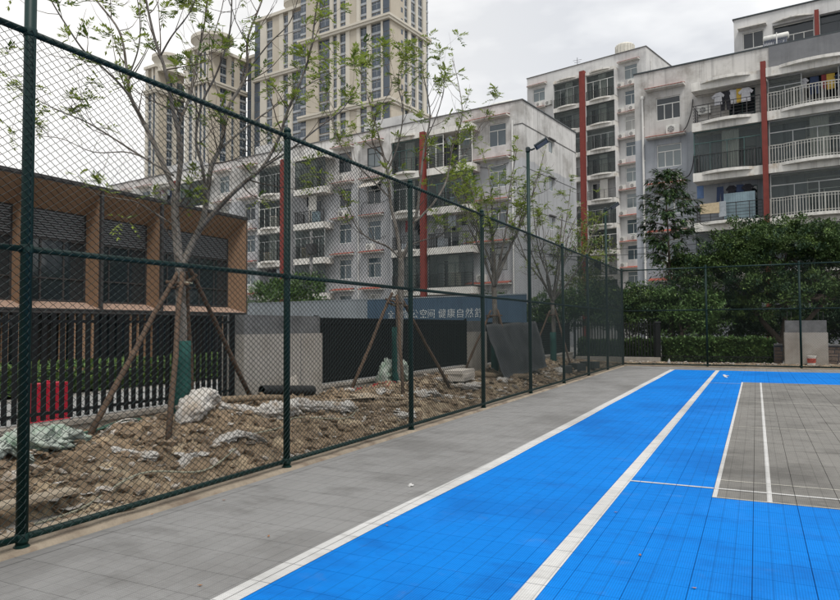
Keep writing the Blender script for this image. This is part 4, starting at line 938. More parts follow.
# ------------------------------------------------------------------ hoarding with writing
AH = rad(8)
hb = thing('hoarding', 'long site hoarding, grey sheets then blue with white characters', 'hoarding', (-12.02, 27.49, 0), -AH)
HZ = 2.80
pw = .92; u = -12.9
hm_b = MB().box(.003, 0, .02, pw-.003, .03, HZ).mesh('sheet', 'hoard_blue'); hm_g = MB().box(.003, 0, .02, pw-.003, .03, HZ).mesh('sheet', 'hoard_grey')
for q in range(5):
    pass
while u < 4.05-.5:
    place('sheet', hm_g if u < -4.7 else hm_b, hb, (u, 0, 0)); u += pw
MB().box(-12.9, -.012, HZ+.001, u, .045, HZ+.05).build('top_rail', 'hoard_grey', hb)
for k in range(7): MB().box(-12.5+2.7*k, .04, 0, -12.44+2.7*k, .10, HZ-.05).build('post', 'rail_dark', hb)
def text(name, s, size, u0, z0, parent, m, y=-.006, ext=.004):
    cu = bpy.data.curves.new(name, 'FONT'); cu.body = s; cu.size = size; cu.extrude = ext; o = bpy.data.objects.new('tmp', cu); col.objects.link(o)
    dg = bpy.context.evaluated_depsgraph_get(); me = bpy.data.meshes.new_from_object(o.evaluated_get(dg)); bpy.data.objects.remove(o)
    me.materials.clear(); me.materials.append(MATS[m]); q = place(name, me, parent, (u0, y, z0)); q.rotation_euler = (rad(90), 0, 0); return q
for k, ch in enumerate('全'): text('lettering', ch, .40, -3.42, 1.93, hb, 'letter_white')
for k, (ch, uu) in enumerate((('福',-2.62),('公',-2.10),('空',-1.62),('间',-1.20),('健',-.62),('康',-.16),('自',.30),('然',.76),('舒',1.22))):
    text('lettering', ch, .43, uu, 1.93, hb, 'letter_white')

# ------------------------------------------------------------------ buildings: shared pieces
def wall_holes(mb, u0, u1, z0, z1, holes, dep=.14, y=0.0):
    us = sorted({u0, u1, *[v for h in holes for v in h[:2]]}); zs = sorted({z0, z1, *[v for h in holes for v in h[2:]]})
    us = [v for v in us if u0 <= v <= u1]; zs = [v for v in zs if z0 <= v <= z1]
    for a in range(len(us)-1):
        for b in range(len(zs)-1):
            cu, cz = (us[a]+us[a+1])/2, (zs[b]+zs[b+1])/2
            if any(h[0] < cu < h[1] and h[2] < cz < h[3] for h in holes): continue
            mb.quad((us[a],y,zs[b]),(us[a+1],y,zs[b]),(us[a+1],y,zs[b+1]),(us[a],y,zs[b+1]))
    for a, b, c, d in holes:
        mb.quad((a,y,c),(a,y+dep,c),(a,y+dep,d),(a,y,d)); mb.quad((b,y+dep,c),(b,y,c),(b,y,d),(b,y+dep,d))
        mb.quad((a,y+dep,c),(a,y,c),(b,y,c),(b,y+dep,c)); mb.quad((a,y,d),(a,y+dep,d),(b,y+dep,d),(b,y,d))
    return mb
WC = {}
def window(root, u0, u1, z0, z1, m='frame_white', pane='glass_pale', cols=3, trans=.30, y=.07, t=.05, rz=0, org=None):
    w, h = u1-u0, z1-z0; key = (round(w, 3), round(h, 3), m, pane, cols, trans, t)
    if key not in WC:
        f = MB(); f.box(0,0,0,w,.05,t); f.box(0,0,h-t,w,.05,h); f.box(0,.001,t,t,.049,h-t); f.box(w-t,.001,t,w,.049,h-t)
        zt = h*(1-trans)
        if trans: f.box(t,.003,zt-t/2,w-t,.047,zt+t/2)
        for k in range(1, cols): x = w*k/cols; f.box(x-t*.4,.004,t,x+t*.4,.046,(zt-t/2) if trans else h-t)
        p = MB().box(t*.5,.03,t*.5,w-t*.5,.036,h-t*.5)
        WC[key] = (f.mesh('window', m), p.mesh('pane', pane))
    o = place('window', WC[key][0], root, org or (u0, y, z0), rz); place('pane', WC[key][1], o)
    return o
def arc_poly(u0, u1, y0, bulge, n=14):
    return [(u0+(u1-u0)*k/n, y0-bulge*math.sin(math.pi*k/n)**.8) for k in range(n+1)]
def path_rail(pts, z0, h, kind):
    """railing along a plan polyline"""
    mb = MB()
    L_ = [0.0]
    for i in range(1, len(pts)): L_.append(L_[-1]+math.hypot(pts[i][0]-pts[i-1][0], pts[i][1]-pts[i-1][1]))
    def at_(s):
        for i in range(1, len(pts)):
            if s <= L_[i]+1e-6:
                t = (s-L_[i-1])/max(1e-6, L_[i]-L_[i-1]); return (pts[i-1][0]+(pts[i][0]-pts[i-1][0])*t, pts[i-1][1]+(pts[i][1]-pts[i-1][1])*t)
        return pts[-1]
    def bar(z, r):
        mb.tube([(x, y, z) for x, y in pts], r, 4)
    if kind == 'white':
        bar(z0+h, .035); bar(z0+.12, .022); bar(z0+h-.14, .018); step, r = .145, .017
    elif kind == 'dark':
        bar(z0+h, .026); bar(z0+.10, .018)
        for k in range(4): bar(z0+.28+.18*k, .013)
        step, r = .62, .018
    else:
        bar(z0+h, .026); bar(z0+.1, .018); step, r = .16, .013
    n = max(2, int(L_[-1]/step))
    for k in range(n+1):
        x, y = at_(L_[-1]*k/n); rr_ = .032 if kind != 'dark' and k % 9 == 0 else r
        mb.box(x-rr_, y-rr_, z0, x+rr_, y+rr_, z0+h-.005)
    return mb
def glazing(root, u0, u1, z0, z1, y, cols, m='frame_dark', pane='glass_clear', trans=.28):
    return window(root, u0, u1, z0, z1, m, pane, cols, trans, y, .05)
def balcony(root, u0, u1, zb, ztop, d=1.3, kind='open', rail='dark', bulge=.38, hrail=1.0, cols=5, fas=.50, railbulge=False, curtain=False, side=True, gm='frame_dark'):
    zf = zb+fas
    s = MB().box(u0, -d, zb, u1, -.002, zf).build('balcony_slab', 'slab_white', root)
    a, b = u0+(u1-u0)*.14, u1-(u1-u0)*.14
    if bulge:
        poly = [(a, -d+.02)]+arc_poly(a, b, -d-.015, bulge)+[(b, -d+.02)]
        MB().prism(poly, zf-.15, zf+.012).build('lip', 'slab_white', s)
    if rail:
        e = .06
        if railbulge: pts = [(u0+e, -d+e)]+[(x, y+e) for x, y in arc_poly(a, b, -d, bulge*.85)]+[(u1-e, -d+e)]
        else: pts = [(u0+e, -d+e), (u1-e, -d+e)]
        if side: pts = [(u0+e, -.05)]+pts
        path_rail(pts, zf+.01, hrail, rail).build('railing', {'white': 'rail_white', 'dark': 'rail_dark', 'bars': 'rail_dark'}[rail], root)
    yg = -d+.16
    if kind == 'glass':
        glazing(root, u0+.04, u1-.04, zf+.005, ztop-.02, yg, cols, gm)
        if side:
            MB().box(u0+.05, yg+.06, zf+.01, u0+.075, -.02, ztop-.02).build('side_pane', 'glass_clear', root)
    elif kind == 'half':
        w = (u1-u0)*.36; glazing(root, u0+.04, u0+w, zf+.005, ztop-.02, yg, 2, gm)
        glazing(root, u1-w*.8, u1-.04, zf+.005, ztop-.02, yg, 1, gm)
    if curtain:
        x = u0+(u1-u0)*.42; cm = MB(); n = 16
        for k in range(n): 
            xa, xb = x+.9*k/n, x+.9*(k+1)/n; ya, yb = yg+.16+.04*(k % 2), yg+.16+.04*((k+1) % 2)
            cm.quad((xa,ya,zf+.1),(xb,yb,zf+.1),(xb,yb,ztop-.1),(xa,ya,ztop-.1))
        cm.build('curtain', 'curtain', root)
    return s
ROOTS = {}
def block(name, label, loc, a):
    t = thing(name, label, 'building', loc, -a); ROOTS[t.name] = (Vector(loc), a); return t
def WP(root, u, y, z):
    O_, a = ROOTS[root.name]; return Vector((O_.x+u*math.cos(a)+y*math.sin(a), O_.y-u*math.sin(a)+y*math.cos(a), z))
def WR_(root): return -ROOTS[root.name][1]
# air conditioner outdoor unit
ac_b = MB().box(0,-.30,0,.82,0,.56).mesh('casing', 'ac_white')
gmb = MB()
for r_ in (.21, .15, .09): 
    gmb.tube([(.30+r_*math.cos(6.283*k/16), -.315, .28+r_*math.sin(6.283*k/16)) for k in range(17)], .010, 4)
for k in range(6): gmb.tube([(.30, -.313, .28), (.30+.21*math.cos(6.283*k/6), -.313, .28+.21*math.sin(6.283*k/6))], .008, 4)
ac_g = gmb.mesh('fan_guard', 'ac_white')
ac_f = MB().tube([(.30,-.300,.28),(.30,-.308,.28)], .215, 18).mesh('fan_opening', 'ac_grille')
ac_k = MB().box(.05,-.34,-.05,.09,0,-.005).box(.73,-.34,-.05,.77,0,-.005).mesh('bracket', 'rail_dark')
def ac(root, u, z, label, group, s=1.0, y=-.02):
    t = thing('air_conditioner', label, 'air conditioner', WP(root, u, y, z), WR_(root), group)
    place('casing', ac_b, t); place('fan_guard', ac_g, t); place('fan_opening', ac_f, t); place('bracket', ac_k, t); t.scale = (s, s, s); return t
def ledge(root, u0, u1, z, d=.55):
    l = MB().box(u0, -d, z-.10, u1, -.002, z).build('ledge', 'slab_white', root)
    tm = MB(); n = max(3, int((u1-u0)/.18))
    for k in range(n):
        a = u0+(u1-u0)*k/n; b = u0+(u1-u0)*(k+1)/n-.02
        tm.v += [(a,-d-.05,z-.035),(b,-d-.05,z-.035),(b,-.01,z+.12),(a,-.01,z+.12),(a,-d-.05,z-.005),(b,-d-.05,z-.005),(b,-.01,z+.15),(a,-.01,z+.15)]; q = len(tm.v)-8
        tm.f += [(q,q+3,q+2,q+1),(q+4,q+5,q+6,q+7),(q,q+1,q+5,q+4),(q+1,q+2,q+6,q+5),(q+2,q+3,q+7,q+6),(q+3,q,q+4,q+7)]
    tm.build('ledge_tiles', 'red_tile', l); return l
def garment(root, u, y, ztop, kind, m, label, s=1.0):
    sh = {'shirt': [(-.14,0),(.14,0),(.36,-.22),(.27,-.34),(.2,-.24),(.22,-.72),(-.22,-.72),(-.2,-.24),(-.27,-.34),(-.36,-.22)],
          'trousers': [(-.2,0),(.2,0),(.24,-.95),(.05,-.95),(0,-.35),(-.05,-.95),(-.24,-.95)],
          'towel': [(-.2,0),(.2,0),(.21,-.85),(-.19,-.88)],
          'sheet': [(-.55,0),(.55,0.02),(.55,-.62),(-.53,-.60)]}[kind]
    mb = MB(); n = len(sh); ph = u*3.1
    for dy in (-.02, .02): mb.v += [(x*s, dy+.05*math.sin(x*9+ph), z*s) for x, z in sh]
    mb.f += [tuple(range(n)), tuple(range(2*n-1, n-1, -1))]+[(k, n+k, n+(k+1) % n, (k+1) % n) for k in range(n)]
    o = mb.build('hanging_garment' if kind != 'sheet' else 'hanging_sheet', m, None, WP(root, u, y, ztop), False, WR_(root)); tag(o, label, 'laundry'); return o

# ------------------------------------------------------------------ right apartment block
RB = block('apartment_block', 'grey stuccoed apartment block with laundry on its balconies behind the evergreens', (-2.48, 43.52, 0), rad(8))
ZS = [1.05, 3.95, 6.88, 9.78, 12.70, 15.07]
RW = [(-2.80,-1.36)]
holes = []
for z in ZS[:5]:
    zf = z+.50
    for a, b in RW+[(14.6,16.0)]: holes.append((a, b, zf+.88, zf+2.28))
    holes.append((1.35, 2.75, zf+.02, zf+2.1)); holes.append((5.2, 7.6, zf+.02, zf+2.15)); holes.append((10.6, 12.2, zf+.02, zf+2.1))
mb = wall_holes(MB(), -4.11, 19, -.03, 17.22, holes)
mb.quad((-4.11,12,-.03),(-4.11,0,-.03),(-4.11,0,17.22),(-4.11,12,17.22)); mb.quad((19,0,-.03),(19,12,-.03),(19,12,17.22),(19,0,17.22))
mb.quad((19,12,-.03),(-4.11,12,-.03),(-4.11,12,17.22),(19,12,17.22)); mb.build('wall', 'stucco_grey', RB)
MB().box(-4.0,.3,16.3,18.9,11.7,16.4).build('roof', 'cement_band', RB)
MB().box(-4.16,-.06,17.221,19.05,.25,17.30).build('parapet_cap', 'frame_dark', RB); MB().box(-4.16,.26,17.221,-3.95,12,17.30).build('parapet_cap', 'frame_dark', RB)
MB().box(3.5,-.055,15.9,13.2,-.003,17.215).build('parapet_band', 'stucco_dark', RB)
for z in ZS[:5]:
    zf = z+.50
    for a, b in RW+[(14.6,16.0)]: window(RB, a, b, zf+.88, zf+2.28, 'frame_white', 'glass_dark' if z > 12 else 'glass_pale', 3)
    window(RB, 1.35, 2.75, zf+.02, zf+2.1, 'frame_green', 'glass_dark', 2); window(RB, 5.2, 7.6, zf+.02, zf+2.15, 'frame_white', 'glass_dark', 3); window(RB, 10.6, 12.2, zf+.02, zf+2.1, 'frame_white', 'glass_dark', 2)
for k, z in enumerate((16.05, 13.05, 10.12, 7.20, 4.25)): ledge(RB, -3.35, -1.05, z, .5)
MB().tube([(-3.60,-.09,0),(-3.60,-.09,15.5)], .062, 8).lathe([(.06,15.5),(.11,15.6),(.11,15.75)], 8, (-3.60,-.09,0)).build('drainpipe', 'pipe_white', RB)
for k in range(7): MB().box(-3.68,-.03,1.2+2.1*k,-3.52,-.002,1.26+2.1*k).build('pipe_clip', 'frame_white', RB)
MB().box(3.22,-1.46,0,3.48,-1.20,15.98).build('column', 'red_column', RB)
MB().box(13.1,-1.46,0,13.36,-1.20,15.98).build('column', 'red_column', RB)
# left bay (-.44 .. 3.20) and right bay (3.50 .. 13.1), from the roof slab downwards
for u0, u1 in ((-.44,3.21),(3.49,8.2),(8.25,13.09)):
    balcony(RB, u0, u1, 15.07, 17, rail=None, bulge=.34, d=1.45 if u0 > 3 else 1.3)
balcony(RB, -.44, 3.21, 12.70, 15.07, kind='open', rail='dark', bulge=.36)
balcony(RB, -.44, 3.21, 9.78, 12.70, kind='glass', rail='bars', bulge=.36, cols=4, gm='frame_green', curtain=True)
balcony(RB, -.44, 3.21, 6.88, 9.78, kind='open', rail='dark', bulge=.36)
balcony(RB, -.44, 3.21, 3.95, 6.88, kind='glass', rail='dark', bulge=.36, cols=4)
for z0, z1, kd, cu in ((12.70,15.07,'half',False),(9.78,12.70,'glass',True),(6.88,9.78,'glass',False),(3.95,6.88,'glass',False)):
    balcony(RB, 3.49, 8.2, z0, z1, kind=kd, rail='white' if z0 > 5 else 'dark', bulge=.42, railbulge=True, cols=4, curtain=cu, side=False, gm='frame_alu')
    balcony(RB, 8.25, 13.09, z0, z1, kind='glass', rail='white', bulge=.42, railbulge=True, cols=4, side=False)
    MB().box(8.2,-1.28,z0+.5,8.25,-.002,z1).build('partition', 'stucco_pale', RB)
    MB().box(3.26,-1.2,z0+.5,3.44,-.002,z1).build('partition', 'stucco_pale', RB)
ac(RB, -2.15, 13.10, 'white air conditioner on the red ledge under the top grey block window', None, .95)
ac(RB, -2.10, 10.17, 'white air conditioner on the second red ledge beside the slender tree', None, .95)
ac(RB, -1.55, 7.25, 'white air conditioner on the lower red ledge behind the slender tree', None, .95)
ac(RB, -.30, 13.95, 'white air conditioner hung on the back wall of the laundry balcony', None, .85)
for k, (u, kd, m, s) in enumerate(((.95,'shirt','cloth_white',1),(1.35,'trousers','cloth_black',1.15),(1.75,'shirt','cloth_white',1.1),(2.1,'towel','cloth_yellow',.9),(2.4,'shirt','cloth_white',1.1))):
    garment(RB, u, -.95, 14.85, kd, m, ('white shirt next to black trousers on the open top balcony', 'long black trousers hanging on the open top balcony', 'white shirt between black trousers and yellow towel', 'narrow yellow towel hanging on the open top balcony', 'white shirt beside the yellow towel next to the red column')[k], s)
MB().tube([(-.3,-.95,14.87),(3.15,-.95,14.87)], .012, 5).build('clothes_rail', 'rail_dark', RB); MB().tube([(3.6,-.9,14.80),(8.1,-.9,14.80)], .012, 5).build('clothes_rail', 'rail_dark', RB)
for k, (u, kd, m, s) in enumerate(((5.25,'shirt','cloth_white',.7),(5.75,'trousers','cloth_navy',1.0),(6.25,'towel','cloth_red',.85),(6.5,'towel','cloth_yellow',.95),(7.0,'shirt','cloth_navy',1.0))):
    garment(RB, u, -.9, 14.78, kd, m, ('small white shirt on the white railed balcony', 'navy trousers hanging on the white railed balcony', 'dark red towel beside a yellow one on the white railed balcony', 'yellow towel on the white railed balcony', 'navy shirt hanging on the white railed balcony')[k], s)
for k, (u, m) in enumerate(((.9,'cloth_navy'),(1.5,'cloth_black'),(1.95,'cloth_navy'),(2.35,'cloth_black'))):
    garment(RB, u, -.7, 9.45, 'shirt' if k % 2 else 'trousers', m, ('navy trousers above the blue sheet on the dim balcony', 'black shirt above the blue sheet on the dim balcony', 'navy trousers next to the black shirts on the dim balcony', 'black shirt next to the red column on the dim balcony')[k], .9)
garment(RB, -.10, -1.1, 9.55, 'towel', 'cloth_blue', 'blue cloth hanging at the open end of the dim balcony', .85)
garment(RB, .42, -1.31, 8.45, 'sheet', 'cloth_cream', 'cream blanket hung over the railing of the dim balcony', .95)
garment(RB, 1.10, -1.31, 8.50, 'towel', 'cloth_grey', 'grey towel hung over the railing beside the cream blanket', 1.0)
bs = MB()
for k in range(26): bs.box(1.15+.062*k, -1.10+.02*(k % 2), 7.40, 1.15+.062*(k+1), -1.085+.02*(k % 2), 8.95)
tag(bs.build('corrugated_sheet', 'blue_sheet', None, RB.location, False, -rad(8)), 'pale blue corrugated sheet standing behind the railing of the dim balcony', 'sheet')
MB().tube(smooth_path([Vector((-1.15,-.2,13.2)), Vector((-.95,-.15,13.5)), Vector((-.7,-.12,14.3)), Vector((-.62,-.06,15.0))]), .028, 6).build('pipe_bundle', 'cable', RB)
MB().tube(smooth_path([Vector((-1.2,-.2,10.3)), Vector((-.9,-.2,10.45)), Vector((-.7,-.12,11.0)), Vector((-.6,-.06,11.8))]), .028, 6).build('pipe_bundle', 'cable', RB)
# set-back storey
US = MB(); wall_holes(US, 1.12, 19, 16.4, 20.75, [(1.62,2.80,18.75,19.78),(3.3,5.5,18.5,19.85),(5.8,9.5,18.3,19.9)], .5, 3.7)
US.quad((1.12,11,16.4),(1.12,3.7,16.4),(1.12,3.7,20.75),(1.12,11,20.75)); US.quad((19,3.7,16.4),(19,11,16.4),(19,11,20.75),(19,3.7,20.75)); US.quad((1.12,3.7,20.75),(19,3.7,20.75),(19,11,20.75),(1.12,11,20.75))
US.build('upper_wall', 'stucco_far', RB); MB().box(1.05,3.62,20.752,19.05,11.05,20.82).build('upper_cap', 'frame_dark', RB)
window(RB, 1.62, 2.80, 18.75, 19.78, 'frame_white', 'glass_dark', 2, .0, 3.78); window(RB, 3.3, 5.5, 18.5, 19.85, 'frame_white', 'glass_dark', 4, .5, 4.0); window(RB, 5.8, 9.5, 18.3, 19.9, 'frame_dark', 'glass_dark', 4, .3, 4.0)
MB().box(1.4,3.2,19.95,3.0,3.698,20.03).build('awning', 'slab_white', RB)
MB().prism([(3.3,3.698)]+[(3.3+2.2*k/10, 3.68-.4*math.sin(math.pi*k/10)) for k in range(11)]+[(5.5,3.698)], 19.98, 20.06).build('awning', 'slab_white', RB)
MB().box(5.56,3.35,17.8,5.78,3.695,20.1).build('column', 'red_column', RB)
def solar_heater(root, u, y, z, label, L_=1.6):
    t = thing('solar_water_heater', label, 'solar heater', WP(root, u, y, z), WR_(root))
    MB().tube([(-.0,0,.95),(.03,0,.95),(.06,0,.95),(L_-.06,0,.95),(L_-.03,0,.95),(L_,0,.95)], [.12,.19,.21,.21,.19,.12], 14).build('tank', 'ac_white', t, smooth=True)
    mb = MB()
    for k in range(14): x = .1+(L_-.2)*k/13; mb.tube([(x,-.12,.85),(x,-1.0,.1)], .028, 5)
    mb.build('collector_tubes', 'solar_dark', t)
    MB().tube([(.1,.2,0),(.1,0,.78)], .02, 4).tube([(L_-.1,.2,0),(L_-.1,0,.78)], .02, 4).tube([(.1,-1.0,.05),(.1,.2,0)], .02, 4).tube([(L_-.1,-1.0,.05),(L_-.1,.2,0)], .02, 4).build('stand', 'rail_white', t)
solar_heater(RB, 3.05, 1.4, 17.25, 'white solar water heater on the roof of the block with laundry', 1.35)
MB().tube([(3.9,.1,17.3),(3.9,.1,18.0)], .03, 5).build('vent_pipe', 'pipe_white', RB)

# ------------------------------------------------------------------ middle apartment block
MBK = block('apartment_block', 'long pale apartment block with red columns and windowed gable behind the blue hoarding', (-16.82, 45.81, 0), rad(8))
LV = [.91+2.93*k for k in range(5)]      # balcony slab undersides
wins = [(-.10,1.28),(-11.2,-9.85),(-14.2,-12.9),(-25.6,-24.25),(-29.2,-27.8),(-41.5,-40.1),(-45.0,-43.6)]
bays = [(-4.62,-.80,'A'),(-7.9,-5.25,'B'),(-18.2,-14.75,'C'),(-22.6,-19.75,'D'),(-33.6,-30.0,'C'),(-38.0,-34.4,'D')]
holes = []; rm = random.Random(5)
for k in range(6):
    zl = 16.35-2.95*k
    for a, b in wins: holes.append((a, b, zl-2.05, zl-.42))
for z in LV:
    for a, b, _ in bays: holes.append((a+.6, a+2.0, z+.52, z+2.6))
mb = wall_holes(MB(), -47.6, 2.55, -.03, 17.25, holes)
DG = 10.0
gh = [(4.5,5.4,14.55-2.9*k,15.5-2.9*k) for k in range(5)]
gm_ = wall_holes(MB(), 0, DG, -.03, 17.25, gh)
for v in gm_.v: pass
n0 = len(mb.v); mb.v += [(2.55-v[1], v[0], v[2]) for v in gm_.v]; mb.f += [tuple(n0+i for i in f) for f in gm_.f]
mb.quad((-47.6,DG,-.03),(-47.6,0,-.03),(-47.6,0,17.25),(-47.6,DG,17.25)); mb.quad((2.55,DG,-.03),(-47.6,DG,-.03),(-47.6,DG,17.25),(2.55,DG,17.25))
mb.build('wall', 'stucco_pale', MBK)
MB().box(-47.4,.3,16.6,2.3,DG-.3,16.7).build('roof', 'cement_band', MBK)
MB().box(-47.7,-.06,17.251,2.62,.22,17.33).build('parapet_cap', 'cement_band', MBK); MB().box(2.36,.221,17.251,2.62,DG+.05,17.33).build('parapet_cap', 'frame_dark', MBK)
MB().box(2.551,.0,15.58,2.575,DG,15.64).build('groove_line', 'cement_band', MBK); MB().box(1.9,-.022,15.58,2.57,-.001,15.64).build('groove_line', 'cement_band', MBK)  # raised dark strips put in for the shadow line of a wall groove
for z0 in (12.6, 9.7, 6.8): MB().box(2.551,.0,z0,2.566,DG,z0+.035).build('groove_line', 'cement_band', MBK)
for a, b, c, d in gh:
    w_ = window(MBK, 0, b-a, c, d, 'frame_white', 'glass_pale', 1, 0, 0, .05, rad(90), (2.55-.06, a, c)); MB().box(2.552,a-.15,d+.04,2.72,b+.15,d+.12).build('window_hood', 'cement_band', MBK)
for k in range(6):
    zl = 16.35-2.95*k
    for i, (a, b) in enumerate(wins):
        window(MBK, a, b, zl-2.05, zl-.42, 'frame_white' if rm.random() < .75 else 'frame_dark', rm.choice(('glass_pale','glass_dark','glass_blue','glass_curtain')), 2, .3)
        ledge(MBK, a-(1.8 if i == 0 else .5), b+.35, zl, .6)
        if k < 5 and rm.random() < .72: ac(MBK, a-.95 if i == 0 else a+.15*rm.random(), zl-2.95+.12, 'white air conditioner of the long pale block, '+('next to its gable corner','beside the white awning','left beyond the awning, nearer the red column','beyond the second red column','behind the forked tree','far along behind the branches','at its far end')[i], 'air conditioners on the long pale block', .95)
for u in (1.80, -8.7, -12.1): MB().tube([(u,-.08,0),(u,-.08,15.9)], .055, 8).build('drainpipe', 'pipe_white', MBK)
for u in (-5.18, -19.68, -34.35): MB().box(u,-1.36,0,u+.40,-1.0,15.95).build('column', 'red_column', MBK)
for zi, z in enumerate(LV+[15.60]):
    top = z+2.93
    for bi, (a, b, kd) in enumerate(bays):
        roof = z > 15; dd_ = 1.25
        if roof: balcony(MBK, a, b, z-.02, top, d=dd_, rail=None, bulge=.3 if kd in 'BD' else 0, fas=.38); continue
        q = rm.random(); kind = 'glass' if q < .6 else ('half' if q < .75 else 'open')
        if kd == 'A' and zi == 4: kind = 'half'
        balcony(MBK, a, b, z, top, d=dd_, kind=kind, rail='dark' if rm.random() < .6 else 'bars', bulge=.4 if kd in 'BD' else .0, cols=5 if b-a > 3 else 4, gm=rm.choice(('frame_dark','frame_green','frame_white','frame_alu')), curtain=rm.random() < .6, railbulge=kd in 'BD')
        window(MBK, a+.6, a+2.0, z+.52, z+2.6, 'frame_white', 'glass_dark', 2, .0, .05)
        MB().box(a-.06,-1.2,z+.5,a-.01,-.003,top).build('partition', 'stucco_pale', MBK) if kd in 'BD' else None
        if kind != 'glass':
            for g_i in range(rm.randint(2, 4)):
                m_ = rm.choice(('cloth_white','cloth_navy','cloth_black','cloth_red','cloth_grey')); 
                gk_ = rm.choice(('shirt','trousers','towel')); o = garment(MBK, a+.6+(b-a-1.2)*rm.random(), -.8, top-.15, gk_, m_, m_[6:]+' '+gk_+' hanging on a balcony of the long pale block', .9); o['group'] = 'laundry of the long pale block'
solar_heater(MBK, -1.2, 2.5, 17.2, 'white solar water heater on the roof of the long pale block', 1.8)
rh = MB().box(-9.5,3.2,16.7,-1.6,8.5,18.5).build('stair_house', 'stucco_far', MBK)
for u in (-13.5, -27.0, -41.0): MB().box(u,2.5,16.7,u+5,8,19.0).build('stair_house', 'stucco_far', MBK)
# goods kept on the balconies and wiring on the walls
bx_n = 0
for zi, z in enumerate(LV):
    for a, b, kd in bays[:4]:
        if rm.random() < .75:
            u = a+.5+(b-a-1.6)*rm.random(); w_, h_ = .45+.35*rm.random(), .5+.6*rm.random(); m_ = rm.choice(('ac_white','plank_pale','blue_sheet','cloth_grey','foam'))
            o = MB().box(0,-.30,0,w_,.05,h_*.94).box(-.015,-.315,h_*.945,w_+.015,.065,h_).build('storage_box', m_, None, WP(MBK, u, -.75, z+.512), False, WR_(MBK))
            tag(o, {'ac_white':'white','plank_pale':'tan','blue_sheet':'blue','cloth_grey':'grey','foam':'cream'}[m_]+' storage box kept on a balcony of the long pale block', 'box', 'boxes on the balconies of the long pale block')
for k, (u, z) in enumerate(((-8.95,14.6),(-8.95,11.6),(-9.3,8.7),(1.5,13.0),(1.5,10.1))):
    MB().tube(smooth_path([Vector((u,-.06,z)), Vector((u-1.2,-.10,z-.28)), Vector((u-2.6,-.08,z-.05)), Vector((u-2.9,-.05,z-1.3))]), .018, 4).build('wire', 'cable', MBK)
for k in range(6): MB().tube([Vector((5.41,3.2,4+4*k)), Vector((5.43,5.5,3.8+4*k)), Vector((5.41,8,4.1+4*k))], .02, 4).build('wire', 'cable', BB) if False else None
# striped window awning
aw = thing('window_awning', 'white slanting cloth awning over a window of the long pale block', 'awning', WP(MBK, -11.4, -.05, 13.3), -rad(8))
MB().prism([(0,0),(1.8,0),(1.8,-1.2),(0,-1.2)], 0, .03).build('sheet', 'sack_white', aw).rotation_euler = (rad(38), 0, 0)
MB().tube([(.05,-.9,-.72),(.05,0,-.9)], .015, 4).tube([(1.75,-.9,-.72),(1.75,0,-.9)], .015, 4).build('stay', 'rail_dark', aw)

# ------------------------------------------------------------------ rear apartment block
BB = block('apartment_block', 'taller grey apartment block with one red column and water tank on its roof', (-15.13, 76.44, 0), rad(14))
holes = []; FZ = [25.95-2.78*k for k in range(9)]
bw = [(2.94,4.40),(-8.42,-6.85)]
for k in range(10):
    for a, b in bw: holes.append((a, b, 28.15-2.8*k, 29.72-2.8*k))
for z in FZ: holes += [(-5.0,-3.4,z+.5,z+2.5), (-1.0,.8,z+.5,z+2.5)]
mb = wall_holes(MB(), -9.23, 5.39, -.03, 31.2, holes); DB = 11
mb.quad((5.39,0,-.03),(5.39,DB,-.03),(5.39,DB,31.2),(5.39,0,31.2)); mb.quad((-9.23,DB,-.03),(-9.23,0,-.03),(-9.23,0,31.2),(-9.23,DB,31.2)); mb.quad((5.39,DB,-.03),(-9.23,DB,-.03),(-9.23,DB,31.2),(5.39,DB,31.2))
mb.build('wall', 'stucco_far', BB)
MB().box(-9.1,.3,30.5,5.2,DB-.3,30.6).build('roof', 'cement_band', BB); MB().box(-9.3,-.06,31.201,5.46,.22,31.29).build('parapet_cap', 'cement_band', BB); MB().box(5.2,.221,31.201,5.46,DB,31.29).build('parapet_cap', 'cement_band', BB)
MB().tube([(5.44,1.3,0),(5.44,1.3,30)], .06, 6).build('drainpipe', 'pipe_white', BB)
for k in range(10):
    z = 28.15-2.8*k
    for i, (a, b) in enumerate(bw):
        window(BB, a, b, z, z+1.57, 'frame_white', rm.choice(('glass_pale','glass_blue','glass_pale','glass_curtain')), 2, .3)
        ledge(BB, a-.75 if i == 0 else a-.3, b+.2, z-.82, .5)
        if k == 0: ledge(BB, a-.6, b+.3, z+1.95, .5)
        if k < 8:
            ac(BB, a-.75 if i == 0 else b+.15, z-.80, 'white air conditioner of the taller grey block beside its windows '+('next to the gable corner','away from the gable corner')[i], 'air conditioners on the taller grey block', .95)
            if rm.random() < .6: ac(BB, a+.5, z-.70, 'white air conditioner of the taller grey block under its windows '+('next to the gable corner','away from the gable corner')[i], 'air conditioners on the taller grey block', .9)
MB().box(-1.77,-1.3,0,-1.17,-.85,29.9).build('column', 'red_column', BB)
